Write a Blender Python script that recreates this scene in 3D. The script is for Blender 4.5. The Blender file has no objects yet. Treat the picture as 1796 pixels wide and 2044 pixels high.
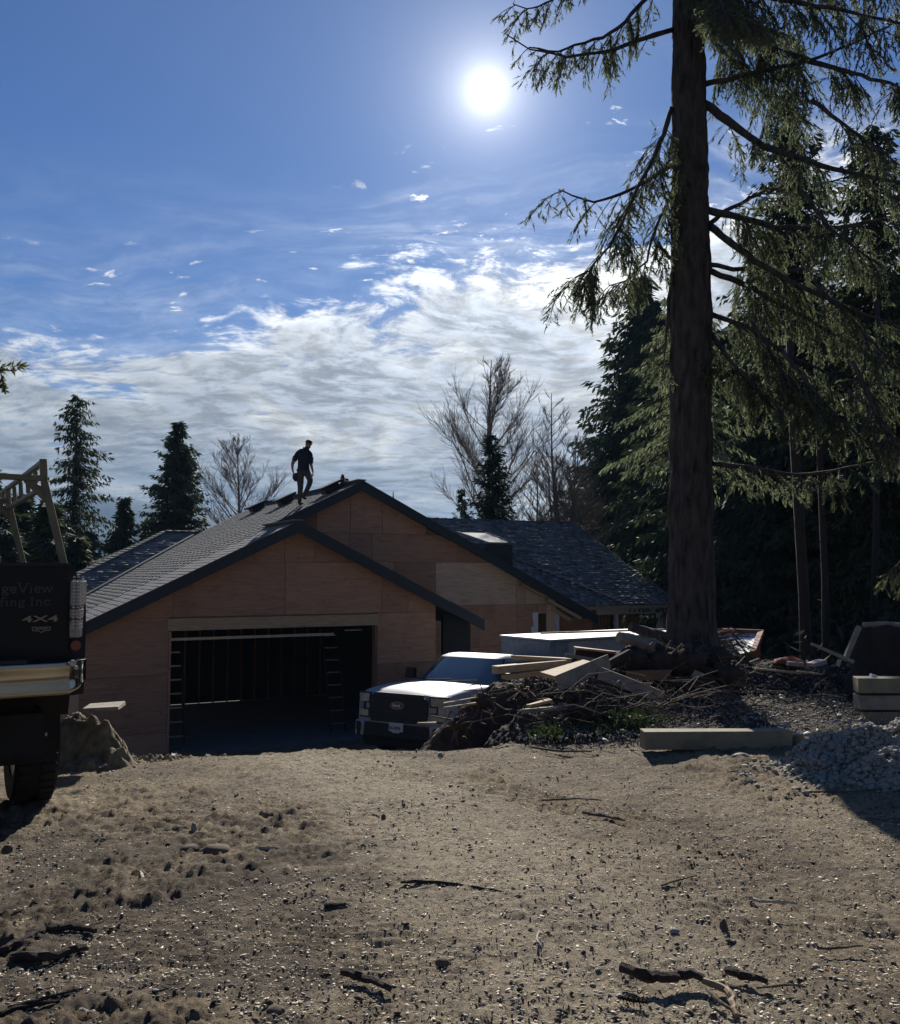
import bpy, math, random
import numpy as np
from mathutils import Vector, Matrix, noise as mnoise
random.seed(7); RNG = np.random.default_rng(7)
R = math.radians
SC = bpy.context.scene
COL = SC.collection

# ------------------------------------------------------------------ camera
F_PX, CX, CY, HOR = 1801.0, 898.0, 1022.0, 1145.0      # measured on a 1796 px wide view of the photograph
PITCH = math.atan((HOR - CY) / F_PX)
CAM_Z = 1.5
cam = bpy.data.cameras.new('camera'); camo = bpy.data.objects.new('camera', cam); COL.objects.link(camo)
camo.location = (0, 0, CAM_Z); camo.rotation_euler = (math.pi / 2 + PITCH, 0, 0)
cam.sensor_fit = 'HORIZONTAL'; cam.angle = 2 * math.atan(898 / F_PX)
cam.clip_start = 0.05; cam.clip_end = 20000
SC.camera = camo

# ------------------------------------------------------------------ sun, sky, exposure
SUN_EL, SUN_AZ = R(28.94), R(2.37)
SUN_DIR = Vector((math.sin(SUN_AZ) * math.cos(SUN_EL), math.cos(SUN_AZ) * math.cos(SUN_EL), math.sin(SUN_EL)))
sl = bpy.data.lights.new('sun', 'SUN'); sl.energy = 5.0; sl.angle = R(0.53); sl.color = (1.0, 0.94, 0.85)
so = bpy.data.objects.new('sun', sl); COL.objects.link(so)
so.rotation_euler = SUN_DIR.to_track_quat('Z', 'Y').to_euler()
SC.view_settings.view_transform = 'Standard'; SC.view_settings.look = 'None'
SC.view_settings.exposure = 0.45; SC.view_settings.gamma = 1.0; SC.view_settings.use_curve_mapping = False
SC.render.engine = 'CYCLES'
SC.cycles.use_denoising = True
SC.cycles.max_bounces = 6; SC.cycles.diffuse_bounces = 3; SC.cycles.glossy_bounces = 2
SC.cycles.transparent_max_bounces = 6; SC.cycles.transmission_bounces = 4; SC.cycles.volume_bounces = 0
SC.cycles.sample_clamp_indirect = 4.0

class NT:
    """tiny node-tree helper"""
    def __init__(s, tree): s.t = tree; s.n = tree.nodes; s.l = tree.links
    def node(s, typ, **kw):
        n = s.n.new(typ)
        for k, v in kw.items(): setattr(n, k, v)
        return n
    def put(s, sock, v):
        if v is None: return
        if isinstance(v, bpy.types.NodeSocket): s.l.new(v, sock)
        elif isinstance(v, (tuple, list)) and len(v) == 3 and sock.type == 'RGBA': sock.default_value = (*v, 1)
        else: sock.default_value = v
    def m(s, op, a=None, b=None, c=None, clamp=False):
        n = s.node('ShaderNodeMath', operation=op, use_clamp=clamp)
        for i, v in enumerate((a, b, c)): s.put(n.inputs[i], v)
        return n.outputs[0]
    def vm(s, op, a=None, b=None):
        n = s.node('ShaderNodeVectorMath', operation=op)
        s.put(n.inputs[0], a); s.put(n.inputs[1], b)
        return n.outputs[0] if op not in ('DOT_PRODUCT', 'LENGTH') else n.outputs['Value']
    def noise(s, vec, scale, detail=4, rough=0.5, dist=0.0, out=0):
        n = s.node('ShaderNodeTexNoise'); s.put(n.inputs['Vector'], vec)
        n.inputs['Scale'].default_value = scale; n.inputs['Detail'].default_value = detail
        n.inputs['Roughness'].default_value = rough; n.inputs['Distortion'].default_value = dist
        return n.outputs[out]
    def ramp(s, fac, stops, interp='LINEAR'):
        n = s.node('ShaderNodeValToRGB'); s.put(n.inputs[0], fac); cr = n.color_ramp; cr.interpolation = interp
        while len(cr.elements) > 1: cr.elements.remove(cr.elements[-1])
        for i, (p, c) in enumerate(stops):
            e = cr.elements[0] if i == 0 else cr.elements.new(p)
            e.position = p; c = (c, c, c) if not isinstance(c, (tuple, list)) else c; e.color = (*c, 1)
        return n.outputs[0]
    def mix(s, fac, a, b, blend='MIX'):
        n = s.node('ShaderNodeMix', data_type='RGBA', blend_type=blend)
        s.put(n.inputs[0], fac); s.put(n.inputs[6], a); s.put(n.inputs[7], b)
        return n.outputs[2]
    def comb(s, x, y, z):
        n = s.node('ShaderNodeCombineXYZ')
        for i, v in enumerate((x, y, z)): s.put(n.inputs[i], v)
        return n.outputs[0]
    def sstep(s, v, a, b):
        n = s.node('ShaderNodeMapRange', interpolation_type='SMOOTHSTEP')
        s.put(n.inputs['Value'], v); s.put(n.inputs['From Min'], a); s.put(n.inputs['From Max'], b)
        return n.outputs[0]

def build_world():
    w = bpy.data.worlds.new('World'); SC.world = w; w.use_nodes = True
    T = NT(w.node_tree); T.n.clear()
    out = T.node('ShaderNodeOutputWorld'); bg = T.node('ShaderNodeBackground')
    T.l.new(bg.outputs[0], out.inputs[0]); bg.inputs[1].default_value = 0.05
    sky = T.node('ShaderNodeTexSky', sky_type='NISHITA'); sky.sun_disc = False
    sky.sun_elevation = SUN_EL; sky.sun_rotation = SUN_AZ; sky.altitude = 300; sky.air_density = 1.0
    sky.dust_density = 0.10; sky.ozone_density = 2.2
    base = T.mix(1.0, sky.outputs[0], SKY_TINT, 'MULTIPLY')
    tc = T.node('ShaderNodeTexCoord').outputs['Generated']
    d = T.vm('NORMALIZE', tc)
    sx = T.node('ShaderNodeSeparateXYZ'); T.put(sx.inputs[0], d)
    X, Y, Z = sx.outputs
    el = T.m('MULTIPLY', T.m('ARCSINE', Z), 57.2958)           # degrees above the horizon
    az = T.m('MULTIPLY', T.m('ARCTAN2', X, Y), 57.2958)        # degrees right of the view
    # cloud layer high above: direction projected on a flat deck
    inv = T.m('DIVIDE', 1.0, T.m('ADD', T.m('MAXIMUM', Z, 0.0), 0.19))
    px = T.m('MULTIPLY', X, inv); py = T.m('MULTIPLY', Y, inv)
    deck = T.vm('MULTIPLY', T.comb(px, py, 0.0), (1.45, 1.45, 1.0))
    warp = T.vm('SUBTRACT', T.noise(deck, 1.1, 3, 0.5, 0, 1), (0.5, 0.5, 0.5))
    sc = T.node('ShaderNodeVectorMath', operation='SCALE'); T.put(sc.inputs[0], warp); sc.inputs['Scale'].default_value = 0.55
    dk = T.vm('ADD', deck, sc.outputs[0])
    n1 = T.noise(dk, 2.6, 10, 0.62, 0.1)
    n2 = T.noise(T.vm('MULTIPLY', dk, (1.0, 1.6, 1.0)), 7.0, 9, 0.68, 0.15)
    ns = T.noise(T.vm('ADD', dk, (3.7, 1.2, 0)), 1.0, 4, 0.5, 0.3)
    body = T.m('ADD', T.m('MULTIPLY', n1, 0.55), T.m('MULTIPLY', n2, 0.45))
    # coverage: the bank's upper edge climbs from left to right
    edge = T.m('ADD', 15.9, T.m('ADD', T.m('MULTIPLY', T.m('SINE', T.m('MULTIPLY', T.m('ADD', az, 2.0), 0.0524)), 5.6), T.m('MULTIPLY', T.m('SUBTRACT', ns, 0.5), 7.0)))
    rel = T.m('SUBTRACT', edge, el)                             # > 0 below the edge
    cov = T.m('MULTIPLY', T.sstep(rel, -7.5, 4.5), 0.34)
    cov = T.m('SUBTRACT', cov, T.m('MULTIPLY', T.sstep(rel, 8.0, 17.0), 0.035))
    thick = T.m('SUBTRACT', T.m('ADD', body, cov), 0.60)
    dens = T.sstep(thick, 0.0, 0.17)
    # thin cirrus veil
    veil_n = T.noise(T.vm('MULTIPLY', dk, (0.55, 1.7, 1.0)), 1.7, 6, 0.58, 0.8)
    veil = T.m('MULTIPLY', T.sstep(veil_n, 0.42, 0.75), T.sstep(rel, -13.0, 2.0))
    pf = T.noise(T.vm('MULTIPLY', dk, (1.0, 1.35, 1.0)), 7.5, 8, 0.6, 0.2)
    puff = T.m('MULTIPLY', T.sstep(pf, 0.615, 0.70), T.m('MULTIPLY', T.sstep(rel, -11.0, -5.0), T.sstep(rel, 3.0, -2.0)))
    alpha = T.m('MAXIMUM', T.m('MAXIMUM', dens, T.m('MULTIPLY', puff, 0.9)), T.m('MULTIPLY', veil, 0.42))
    alpha = T.m('MAXIMUM', alpha, T.m('MULTIPLY', T.sstep(el, 26.0, 7.0), T.m('ADD', 0.10, T.m('MULTIPLY', T.sstep(veil_n, 0.3, 0.7), 0.28))))
    # sun angle and brightness of the cloud
    ca = T.vm('DOT_PRODUCT', d, tuple(SUN_DIR))
    ang = T.m('MULTIPLY', T.m('ARCCOSINE', T.m('MINIMUM', ca, 0.999999)), 57.2958)
    near = T.m('POWER', 2.71828, T.m('MULTIPLY', ang, -0.045))
    deep = T.sstep(T.m('ADD', thick, T.m('MULTIPLY', T.m('SUBTRACT', ns, 0.5), 0.5)), 0.07, 0.30)
    lit = T.m('MULTIPLY', T.m('SUBTRACT', 1.0, T.m('MULTIPLY', deep, 0.45)), T.m('ADD', 0.42, T.m('MULTIPLY', T.sstep(n2, 0.36, 0.64), 0.66)))
    lowd = T.m('ADD', 0.78, T.m('MULTIPLY', T.sstep(el, 1.0, 15.0), 0.22))
    br = T.m('MULTIPLY', T.m('MULTIPLY', lit, lowd), T.m('ADD', 5.0, T.m('MULTIPLY', near, 40.0)))
    ccol = T.mix(deep, (1.0, 0.985, 0.92), (0.80, 0.88, 1.0))
    sc2 = T.node('ShaderNodeVectorMath', operation='SCALE'); T.put(sc2.inputs[0], ccol); T.put(sc2.inputs['Scale'], br)
    col = T.mix(alpha, base, sc2.outputs[0])
    # aureole of the sun (forward scattering in the air)
    g1 = T.m('MULTIPLY', T.m('POWER', 2.71828, T.m('MULTIPLY', ang, -1.35)), 24.0)
    g2 = T.m('MULTIPLY', T.m('POWER', 2.71828, T.m('MULTIPLY', ang, -0.42)), 12.5)
    g3 = T.m('MULTIPLY', T.m('POWER', 2.71828, T.m('MULTIPLY', ang, -0.055)), 2.3)
    glow = T.m('ADD', g1, T.m('ADD', g2, g3))
    sc3 = T.node('ShaderNodeVectorMath', operation='SCALE'); T.put(sc3.inputs[0], (1.0, 0.97, 0.93)); T.put(sc3.inputs['Scale'], glow)
    col2 = T.vm('ADD', col, sc3.outputs[0])
    T.l.new(col2, bg.inputs[0])
SKY_TINT = (0.24, 0.56, 1.02)
build_world()

# ------------------------------------------------------------------ geometry helpers
def at(px, py, Y):
    """the world point at depth Y seen in direction (px, py) of the measuring view"""
    dz = -(py - CY); cp, sp = math.cos(PITCH), math.sin(PITCH)
    y = F_PX * cp - dz * sp; z = F_PX * sp + dz * cp
    return Vector(((px - CX) * Y / y, Y, CAM_Z + z * Y / y))

def tag(o, label=None, cat=None, group=None, kind=None):
    if label: o['label'] = label
    if cat: o['category'] = cat
    if group: o['group'] = group
    if kind: o['kind'] = kind
    return o

def thing(name, label, cat, loc=(0, 0, 0), rotz=0.0, group=None):
    o = bpy.data.objects.new(name, None); COL.objects.link(o)
    o.empty_display_size = 0.2
    o.location = loc; o.rotation_euler = (0, 0, rotz)
    return tag(o, label, cat, group)

class MB:
    def __init__(s): s.v = []; s.f = []; s.mi = []; s.cur = 0
    def add(s, vs, fs):
        b = len(s.v); s.v.extend([tuple(v) for v in vs])
        for f in fs: s.f.append(tuple(b + i for i in f)); s.mi.append(s.cur)
        return s
    def box(s, c, d, rot=None):
        hx, hy, hz = d[0] / 2, d[1] / 2, d[2] / 2
        vs = [Vector((sx * hx, sy * hy, sz * hz)) for sz in (-1, 1) for sy in (-1, 1) for sx in (-1, 1)]
        if rot is not None: vs = [rot @ v for v in vs]
        c = Vector(c); vs = [v + c for v in vs]
        return s.add(vs, [(0, 2, 3, 1), (4, 5, 7, 6), (0, 1, 5, 4), (2, 6, 7, 3), (0, 4, 6, 2), (1, 3, 7, 5)])
    def beam(s, p0, p1, w, h, up=(0, 0, 1), jit=0.0):
        p0 = Vector(p0); p1 = Vector(p1); d = (p1 - p0); L = d.length; d.normalize()
        x = d.cross(Vector(up))
        if x.length < 1e-4: x = d.cross(Vector((1, 0, 0)))
        x.normalize(); z = x.cross(d)
        M = Matrix((x, d, z)).transposed()
        b = len(s.v); s.box((p0 + p1) / 2, (w, L, h), M)
        if jit:
            for i in range(b, len(s.v)): s.v[i] = tuple(Vector(s.v[i]) + Vector([random.uniform(-jit, jit) for _ in range(3)]))
        return s
    def tube(s, pts, rad, n=8, cap=True, rough=0.0):
        pts = [Vector(p) for p in pts]; k = len(pts)
        if not isinstance(rad, (list, tuple)): rad = [rad] * k
        b = len(s.v); ref = None
        for i, p in enumerate(pts):
            d = (pts[min(i + 1, k - 1)] - pts[max(i - 1, 0)]).normalized()
            if ref is None: ref = d.orthogonal().normalized()
            x = (ref - d * ref.dot(d))
            x = x.normalized() if x.length > 1e-5 else d.orthogonal().normalized()
            ref = x; y = d.cross(x)
            for j in range(n):
                a = 2 * math.pi * j / n; r = rad[i] * (1 + (random.uniform(-rough, rough) if rough else 0))
                s.v.append(tuple(p + x * (math.cos(a) * r) + y * (math.sin(a) * r)))
        for i in range(k - 1):
            for j in range(n):
                j2 = (j + 1) % n
                s.f.append((b + i * n + j, b + i * n + j2, b + (i + 1) * n + j2, b + (i + 1) * n + j)); s.mi.append(s.cur)
        if cap:
            s.f.append(tuple(b + j for j in range(n - 1, -1, -1))); s.mi.append(s.cur)
            s.f.append(tuple(b + (k - 1) * n + j for j in range(n))); s.mi.append(s.cur)
        return s
    def cyl(s, p0, p1, r, n=16): return s.tube([p0, p1], r, n)
    def prism(s, poly, vec):
        """polygon (3D points, one plane) pushed along vec"""
        n = len(poly); vec = Vector(vec); a = [Vector(p) for p in poly]
        return s.add(a + [p + vec for p in a], [tuple(range(n - 1, -1, -1)), tuple(range(n, 2 * n))] + [(i, (i + 1) % n, n + (i + 1) % n, n + i) for i in range(n)])
    def loft(s, rings, closed=True, caps=True):
        n = len(rings[0]); b = len(s.v)
        for r in rings: s.v.extend([tuple(p) for p in r])
        m = n if closed else n - 1
        for i in range(len(rings) - 1):
            for j in range(m):
                j2 = (j + 1) % n
                s.f.append((b + i * n + j, b + i * n + j2, b + (i + 1) * n + j2, b + (i + 1) * n + j)); s.mi.append(s.cur)
        if caps:
            s.f.append(tuple(b + j for j in range(n - 1, -1, -1))); s.mi.append(s.cur)
            s.f.append(tuple(b + (len(rings) - 1) * n + j for j in range(n))); s.mi.append(s.cur)
        return s
    def build(s, name, mat, parent=None, smooth=False, bevel=0.0, fixn=True):
        me = bpy.data.meshes.new(name); me.from_pydata(s.v, [], s.f)
        mats = mat if isinstance(mat, (list, tuple)) else [mat]
        for m in mats: me.materials.append(m)
        if len(mats) > 1: me.polygons.foreach_set('material_index', s.mi)
        if fixn:
            import bmesh
            bm = bmesh.new(); bm.from_mesh(me); bmesh.ops.recalc_face_normals(bm, faces=bm.faces); bm.to_mesh(me); bm.free()
        if smooth: me.polygons.foreach_set('use_smooth', [True] * len(me.polygons))
        o = bpy.data.objects.new(name, me); COL.objects.link(o); o.parent = parent
        if bevel:
            md = o.modifiers.new('bevel', 'BEVEL'); md.width = bevel; md.segments = 2; md.limit_method = 'ANGLE'; md.angle_limit = R(35)
            md.harden_normals = False
        if smooth == 2:
            try: me.set_sharp_from_angle(angle=R(38))
            except Exception: pass
        return o

def np_mesh(name, V, Fq, mat, parent=None, smooth=False, k=4):
    """fast mesh from arrays; Fq (n,k)"""
    me = bpy.data.meshes.new(name); V = np.asarray(V, np.float32); Fq = np.asarray(Fq, np.int32)
    me.vertices.add(len(V)); me.vertices.foreach_set('co', V.ravel())
    me.loops.add(Fq.size); me.loops.foreach_set('vertex_index', Fq.ravel())
    me.polygons.add(len(Fq)); me.polygons.foreach_set('loop_start', np.arange(len(Fq), dtype=np.int32) * k)
    if smooth: me.polygons.foreach_set('use_smooth', np.ones(len(Fq), bool))
    me.update(calc_edges=True); me.validate()
    if isinstance(mat, (list, tuple)):
        for m in mat: me.materials.append(m)
    else: me.materials.append(mat)
    o = bpy.data.objects.new(name, me); COL.objects.link(o); o.parent = parent
    return o

# lattice noise for arrays
_T = RNG.random((256, 256)).astype(np.float32)
def vnoise(x, y):
    xi = np.floor(x).astype(int); yi = np.floor(y).astype(int); fx = x - xi; fy = y - yi
    fx = fx * fx * (3 - 2 * fx); fy = fy * fy * (3 - 2 * fy)
    a = _T[xi & 255, yi & 255]; b = _T[(xi + 1) & 255, yi & 255]; c = _T[xi & 255, (yi + 1) & 255]; d = _T[(xi + 1) & 255, (yi + 1) & 255]
    return (a * (1 - fx) + b * fx) * (1 - fy) + (c * (1 - fx) + d * fx) * fy - 0.5
def fbm(x, y, o=4, g=0.5):
    s = 0; a = 1.0
    for i in range(o): s = s + a * vnoise(x + 17.3 * i, y - 9.1 * i); x = x * 2.03; y = y * 2.03; a *= g
    return s
def ss(a, b, x):
    t = np.clip((x - a) / (b - a), 0, 1); return t * t * (3 - 2 * t)

def gz(x, y):
    """terrain height without the fine relief"""
    x = np.asarray(x, float); y = np.asarray(y, float)
    near = -0.10 * ss(-1.2, -3.2, x) + 0.04 * ss(0.5, 3.0, x)
    drop = np.interp(y, [-1e4, 7.3, 8.0, 9.0, 12.0, 17.0, 20.0, 22.5, 60, 400, 1e4], [0, 0, -.05, -.30, -1.0, -1.93, -2.3, -2.46, -2.5, -4.0, -5.0])
    xe = 0.35 + 0.30 * (y - 8.5)
    w = ss(xe - 0.5, xe + 0.9, x) * (1 - ss(11.8, 17, y))
    right = 0.10 * ss(9, 12, y)
    low = drop * (1 - w) + right * w
    wood = ss(6.5, 9.5, x) * ss(10, 15, y)
    low = low * (1 - wood) + (0.1 - 1.2 * ss(14, 30, y)) * wood
    return near + low
def gzf(x, y): return float(gz(x, y))
# ------------------------------------------------------------------ materials
_M = {}
def mat(name, color, rough=0.8, var=0.25, scale=6.0, bump=0.0, bscale=40.0, metal=0.0, spec=0.5, dark=None, aniso=None,
        transl=0.0, coat=0.0, detail=6, island=0.0):
    """principled surface, colour broken up by noise; aniso stretches the grain along an axis"""
    if name in _M: return _M[name]
    m = bpy.data.materials.new(name); m.use_nodes = True; _M[name] = m
    T = NT(m.node_tree); T.n.clear(); out = T.node('ShaderNodeOutputMaterial'); b = T.node('ShaderNodeBsdfPrincipled')
    co = T.node('ShaderNodeTexCoord').outputs['Object']
    if aniso: co = T.vm('MULTIPLY', co, aniso)
    n = T.noise(co, scale, detail, 0.6)
    dk = dark or tuple(c * (1 - var * 1.5) for c in color); lt = tuple(min(1, c * (1 + var)) for c in color)
    c = T.ramp(n, [(0.25, dk), (0.5, color), (0.78, lt)])
    if island:
        g = T.node('ShaderNodeNewGeometry').outputs['Random Per Island']
        k = T.m('ADD', 1 - island, T.m('MULTIPLY', g, 2 * island))
        sc = T.node('ShaderNodeVectorMath', operation='SCALE'); T.put(sc.inputs[0], c); T.put(sc.inputs['Scale'], k); c = sc.outputs[0]
    T.l.new(c, b.inputs['Base Color']); b.inputs['Roughness'].default_value = rough
    b.inputs['Metallic'].default_value = metal; b.inputs['Specular IOR Level'].default_value = spec
    if coat: b.inputs['Coat Weight'].default_value = coat; b.inputs['Coat Roughness'].default_value = 0.05
    if bump:
        bn = T.node('ShaderNodeBump'); bn.inputs['Strength'].default_value = bump; bn.inputs['Distance'].default_value = 0.02
        T.put(bn.inputs['Height'], T.noise(co, bscale, 6, 0.65)); T.l.new(bn.outputs[0], b.inputs['Normal'])
    sh = b.outputs[0]
    if transl:
        tr = T.node('ShaderNodeBsdfTranslucent'); T.l.new(c, tr.inputs[0])
        mx = T.node('ShaderNodeMixShader'); mx.inputs[0].default_value = transl
        T.l.new(sh, mx.inputs[1]); T.l.new(tr.outputs[0], mx.inputs[2]); sh = mx.outputs[0]
    T.l.new(sh, out.inputs[0])
    return m

def dirt_mat():
    m = bpy.data.materials.new('dirt'); m.use_nodes = True
    T = NT(m.node_tree); T.n.clear(); out = T.node('ShaderNodeOutputMaterial'); b = T.node('ShaderNodeBsdfPrincipled')
    co = T.node('ShaderNodeNewGeometry').outputs['Position']
    big = T.noise(co, 0.55, 5, 0.6, 0.4); mid = T.noise(co, 3.5, 7, 0.65, 0.6); fine = T.noise(co, 38, 6, 0.7)
    vfine = T.noise(co, 170, 3, 0.7)
    base = T.ramp(T.m('ADD', T.m('MULTIPLY', big, 0.6), T.m('MULTIPLY', mid, 0.4)),
                  [(0.32, (0.115, 0.080, 0.046)), (0.44, (0.225, 0.168, 0.102)), (0.54, (0.345, 0.272, 0.172)), (0.66, (0.43, 0.350, 0.232))])
    # dark damp churned soil: a broad patch on the left of the yard and scattered ones
    sxyz = T.node('ShaderNodeSeparateXYZ'); T.put(sxyz.inputs[0], co); gx, gy, _ = sxyz.outputs
    zone = T.m('MULTIPLY', T.sstep(gx, 0.8, -1.8), T.m('MULTIPLY', T.sstep(gy, 2.2, 3.6), T.sstep(gy, 6.4, 4.8)))
    pn = T.noise(T.vm('MULTIPLY', co, (1.0, 1.6, 1.0)), 1.7, 8, 0.72, 0.8)
    damp = T.sstep(T.m('ADD', pn, T.m('MULTIPLY', zone, 0.15)), 0.53, 0.64)
    base = T.mix(T.m('MULTIPLY', damp, 0.80), base, (0.085, 0.060, 0.038))
    # packed pale wheel path curving up to the garage
    xc = T.m('SUBTRACT', 0.5, T.m('MULTIPLY', T.m('POWER', T.m('ABSOLUTE', T.m('SUBTRACT', gy, 3.0)), 2.0), 0.08))
    off = T.m('ADD', T.m('ABSOLUTE', T.m('SUBTRACT', gx, xc)), T.m('MULTIPLY', T.m('SUBTRACT', big, 0.5), 1.6))
    path = T.m('MULTIPLY', T.sstep(off, 0.95, 0.25), T.sstep(gy, 8.5, 7.0))
    base = T.mix(T.m('MULTIPLY', path, 0.75), base, (0.50, 0.415, 0.285))
    # dark bank humus behind the timber and under the trees, trunk shade painted in
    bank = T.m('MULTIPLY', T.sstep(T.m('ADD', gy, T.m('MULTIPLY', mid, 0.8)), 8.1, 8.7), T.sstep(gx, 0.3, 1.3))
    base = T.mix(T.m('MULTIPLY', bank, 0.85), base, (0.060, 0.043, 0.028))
    speck = T.ramp(fine, [(0.34, 0.35), (0.50, 1.0), (0.68, 1.25)])
    c = T.mix(1.0, base, speck, 'MULTIPLY')
    # short fibres and shreds of wood and needles trodden into the soil
    wv = T.vm('ADD', co, T.noise(co, 4, 3, 0.5, 0, 1))
    f1 = T.noise(T.vm('MULTIPLY', wv, (1.0, 4.5, 1.0)), 42, 3, 0.6, 1.4)
    f2 = T.noise(T.vm('MULTIPLY', wv, (4.0, 1.2, 1.0)), 36, 3, 0.6, 1.4)
    pale = T.m('MAXIMUM', T.sstep(f1, 0.64, 0.72), T.sstep(f2, 0.66, 0.74))
    c = T.mix(T.m('MULTIPLY', pale, 0.6), c, (0.52, 0.45, 0.34))
    dk = T.m('MAXIMUM', T.m('SUBTRACT', 1.0, T.sstep(f1, 0.28, 0.36)), T.m('SUBTRACT', 1.0, T.sstep(f2, 0.27, 0.34)))
    c = T.mix(T.m('MULTIPLY', dk, 0.7), c, (0.045, 0.032, 0.022))
    c = T.mix(T.m('MULTIPLY', T.sstep(vfine, 0.35, 0.7), 0.35), c, T.mix(1.0, c, (1.5, 1.45, 1.4), 'MULTIPLY'))
    T.l.new(c, b.inputs['Base Color']); b.inputs['Roughness'].default_value = 0.9; b.inputs['Specular IOR Level'].default_value = 0.3
    bn = T.node('ShaderNodeBump'); bn.inputs['Strength'].default_value = 1.0; bn.inputs['Distance'].default_value = 0.045
    h = T.m('ADD', T.m('MULTIPLY', T.noise(co, 22, 8, 0.72), 1.0), T.m('ADD', T.m('MULTIPLY', f1, 0.35), T.m('MULTIPLY', f2, 0.35)))
    T.put(bn.inputs['Height'], h); T.l.new(bn.outputs[0], b.inputs['Normal'])
    T.l.new(b.outputs[0], out.inputs[0]); return m

def plywood_mat(name, col):
    m = bpy.data.materials.new(name); m.use_nodes = True
    T = NT(m.node_tree); T.n.clear(); out = T.node('ShaderNodeOutputMaterial'); b = T.node('ShaderNodeBsdfPrincipled')
    co = T.node('ShaderNodeTexCoord').outputs['Object']
    oi = T.node('ShaderNodeObjectInfo').outputs['Random']
    off = T.vm('ADD', co, T.comb(T.m('MULTIPLY', oi, 30), 0.0, T.m('MULTIPLY', oi, 17)))
    g = T.noise(T.vm('MULTIPLY', off, (0.7, 1.0, 7.0)), 3.0, 7, 0.65, 1.2)
    c = T.ramp(g, [(0.28, tuple(x * 0.62 for x in col)), (0.5, col), (0.75, tuple(min(1, x * 1.25) for x in col))])
    # knots and plugs
    vo = T.node('ShaderNodeTexVoronoi', feature='F1'); T.put(vo.inputs['Vector'], T.vm('MULTIPLY', off, (1.0, 1.0, 1.6))); vo.inputs['Scale'].default_value = 2.3
    k = T.m('SUBTRACT', 1.0, T.sstep(vo.outputs['Distance'], 0.03, 0.075))
    c = T.mix(T.m('MULTIPLY', k, 0.75), c, (0.05, 0.022, 0.012))
    st = T.noise(off, 1.1, 4, 0.6, 0.5)
    c = T.mix(T.m('MULTIPLY', T.sstep(st, 0.5, 0.75), 0.45), c, tuple(x * 0.5 for x in col))
    k2 = T.m('ADD', 0.80, T.m('MULTIPLY', oi, 0.38))
    sc = T.node('ShaderNodeVectorMath', operation='SCALE'); T.put(sc.inputs[0], c); T.put(sc.inputs['Scale'], k2)
    T.l.new(sc.outputs[0], b.inputs['Base Color']); b.inputs['Roughness'].default_value = 0.75
    T.l.new(b.outputs[0], out.inputs[0]); return m

def glass_mat(name, col=(0.02, 0.03, 0.035), rough=0.04):
    m = bpy.data.materials.new(name); m.use_nodes = True; b = m.node_tree.nodes['Principled BSDF']
    b.inputs['Base Color'].default_value = (*col, 1); b.inputs['Roughness'].default_value = rough
    b.inputs['Specular IOR Level'].default_value = 0.9; b.inputs['Coat Weight'].default_value = 0.6
    return m

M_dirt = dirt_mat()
M_chip = mat('wood_chips', (0.50, 0.43, 0.32), 0.8, 0.35, 9, island=0.45)
M_peb = mat('pebbles', (0.34, 0.32, 0.28), 0.8, 0.4, 9, island=0.5)
M_clod = mat('clods', (0.085, 0.062, 0.042), 0.95, 0.4, 9, island=0.4)
M_stick = mat('dead_stick', (0.13, 0.095, 0.065), 0.85, 0.4, 20, 0.6, 60)
M_bark = mat('conifer_bark', (0.068, 0.060, 0.054), 0.95, 0.85, 14, 1.0, 30, aniso=(1, 1, 0.28), detail=9)
M_bark2 = mat('forest_bark', (0.038, 0.031, 0.026), 0.95, 0.4, 5, 0.8, 14, aniso=(1, 1, 0.2))
M_barkpc = mat('loose_bark', (0.052, 0.034, 0.024), 0.95, 0.5, 14, 0.9, 40)
M_twig = mat('bare_twig', (0.20, 0.165, 0.135), 0.9, 0.3, 8)
M_need = mat('fir_needles', (0.150, 0.178, 0.095), 0.6, 0.35, 2.0, transl=0.55, island=0.45)
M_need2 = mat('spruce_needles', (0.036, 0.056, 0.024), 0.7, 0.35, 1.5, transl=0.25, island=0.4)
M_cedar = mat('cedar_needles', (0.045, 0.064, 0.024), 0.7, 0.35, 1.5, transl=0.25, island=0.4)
M_sprig = mat('cut_sprigs', (0.065, 0.095, 0.032), 0.65, 0.3, 3.0, transl=0.3, island=0.35)
M_ply = plywood_mat('plywood', (0.43, 0.240, 0.145))
M_ply2 = plywood_mat('pale_plywood', (0.52, 0.37, 0.25))
M_lum = mat('lumber', (0.46, 0.33, 0.19), 0.75, 0.25, 5, 0.2, 30, aniso=(0.8, 6, 9))
M_lumgrey = mat('weathered_lumber', (0.30, 0.26, 0.20), 0.85, 0.3, 6, 0.4, 30)
M_beam = mat('grey_green_timber', (0.26, 0.23, 0.15), 0.85, 0.3, 5, 0.4, 24)
M_stud = mat('stud_lumber', (0.26, 0.14, 0.08), 0.8, 0.25, 5)
M_shA = mat('asphalt_shingle', (0.17, 0.17, 0.165), 0.95, 0.22, 18, 0.3, 120, island=0.10, spec=0.2)
M_shB = mat('shake_shingle', (0.23, 0.222, 0.205), 1.0, 0.25, 9, 0.3, 60, island=0.35, spec=0.1)
M_fas = mat('painted_fascia', (0.020, 0.027, 0.036), 0.6, 0.15, 4)
M_dark = mat('dark_paper_and_shade', (0.022, 0.024, 0.028), 0.8, 0.2, 4)  # near-black paper; on the garage inner walls it paints in the shade
M_wrap = mat('house_wrap', (0.68, 0.69, 0.70), 0.6, 0.08, 4)
M_ink = mat('dark_ink', (0.03, 0.035, 0.05), 0.6, 0.0)
M_conc = mat('concrete', (0.17, 0.165, 0.155), 0.9, 0.2, 5)
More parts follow.
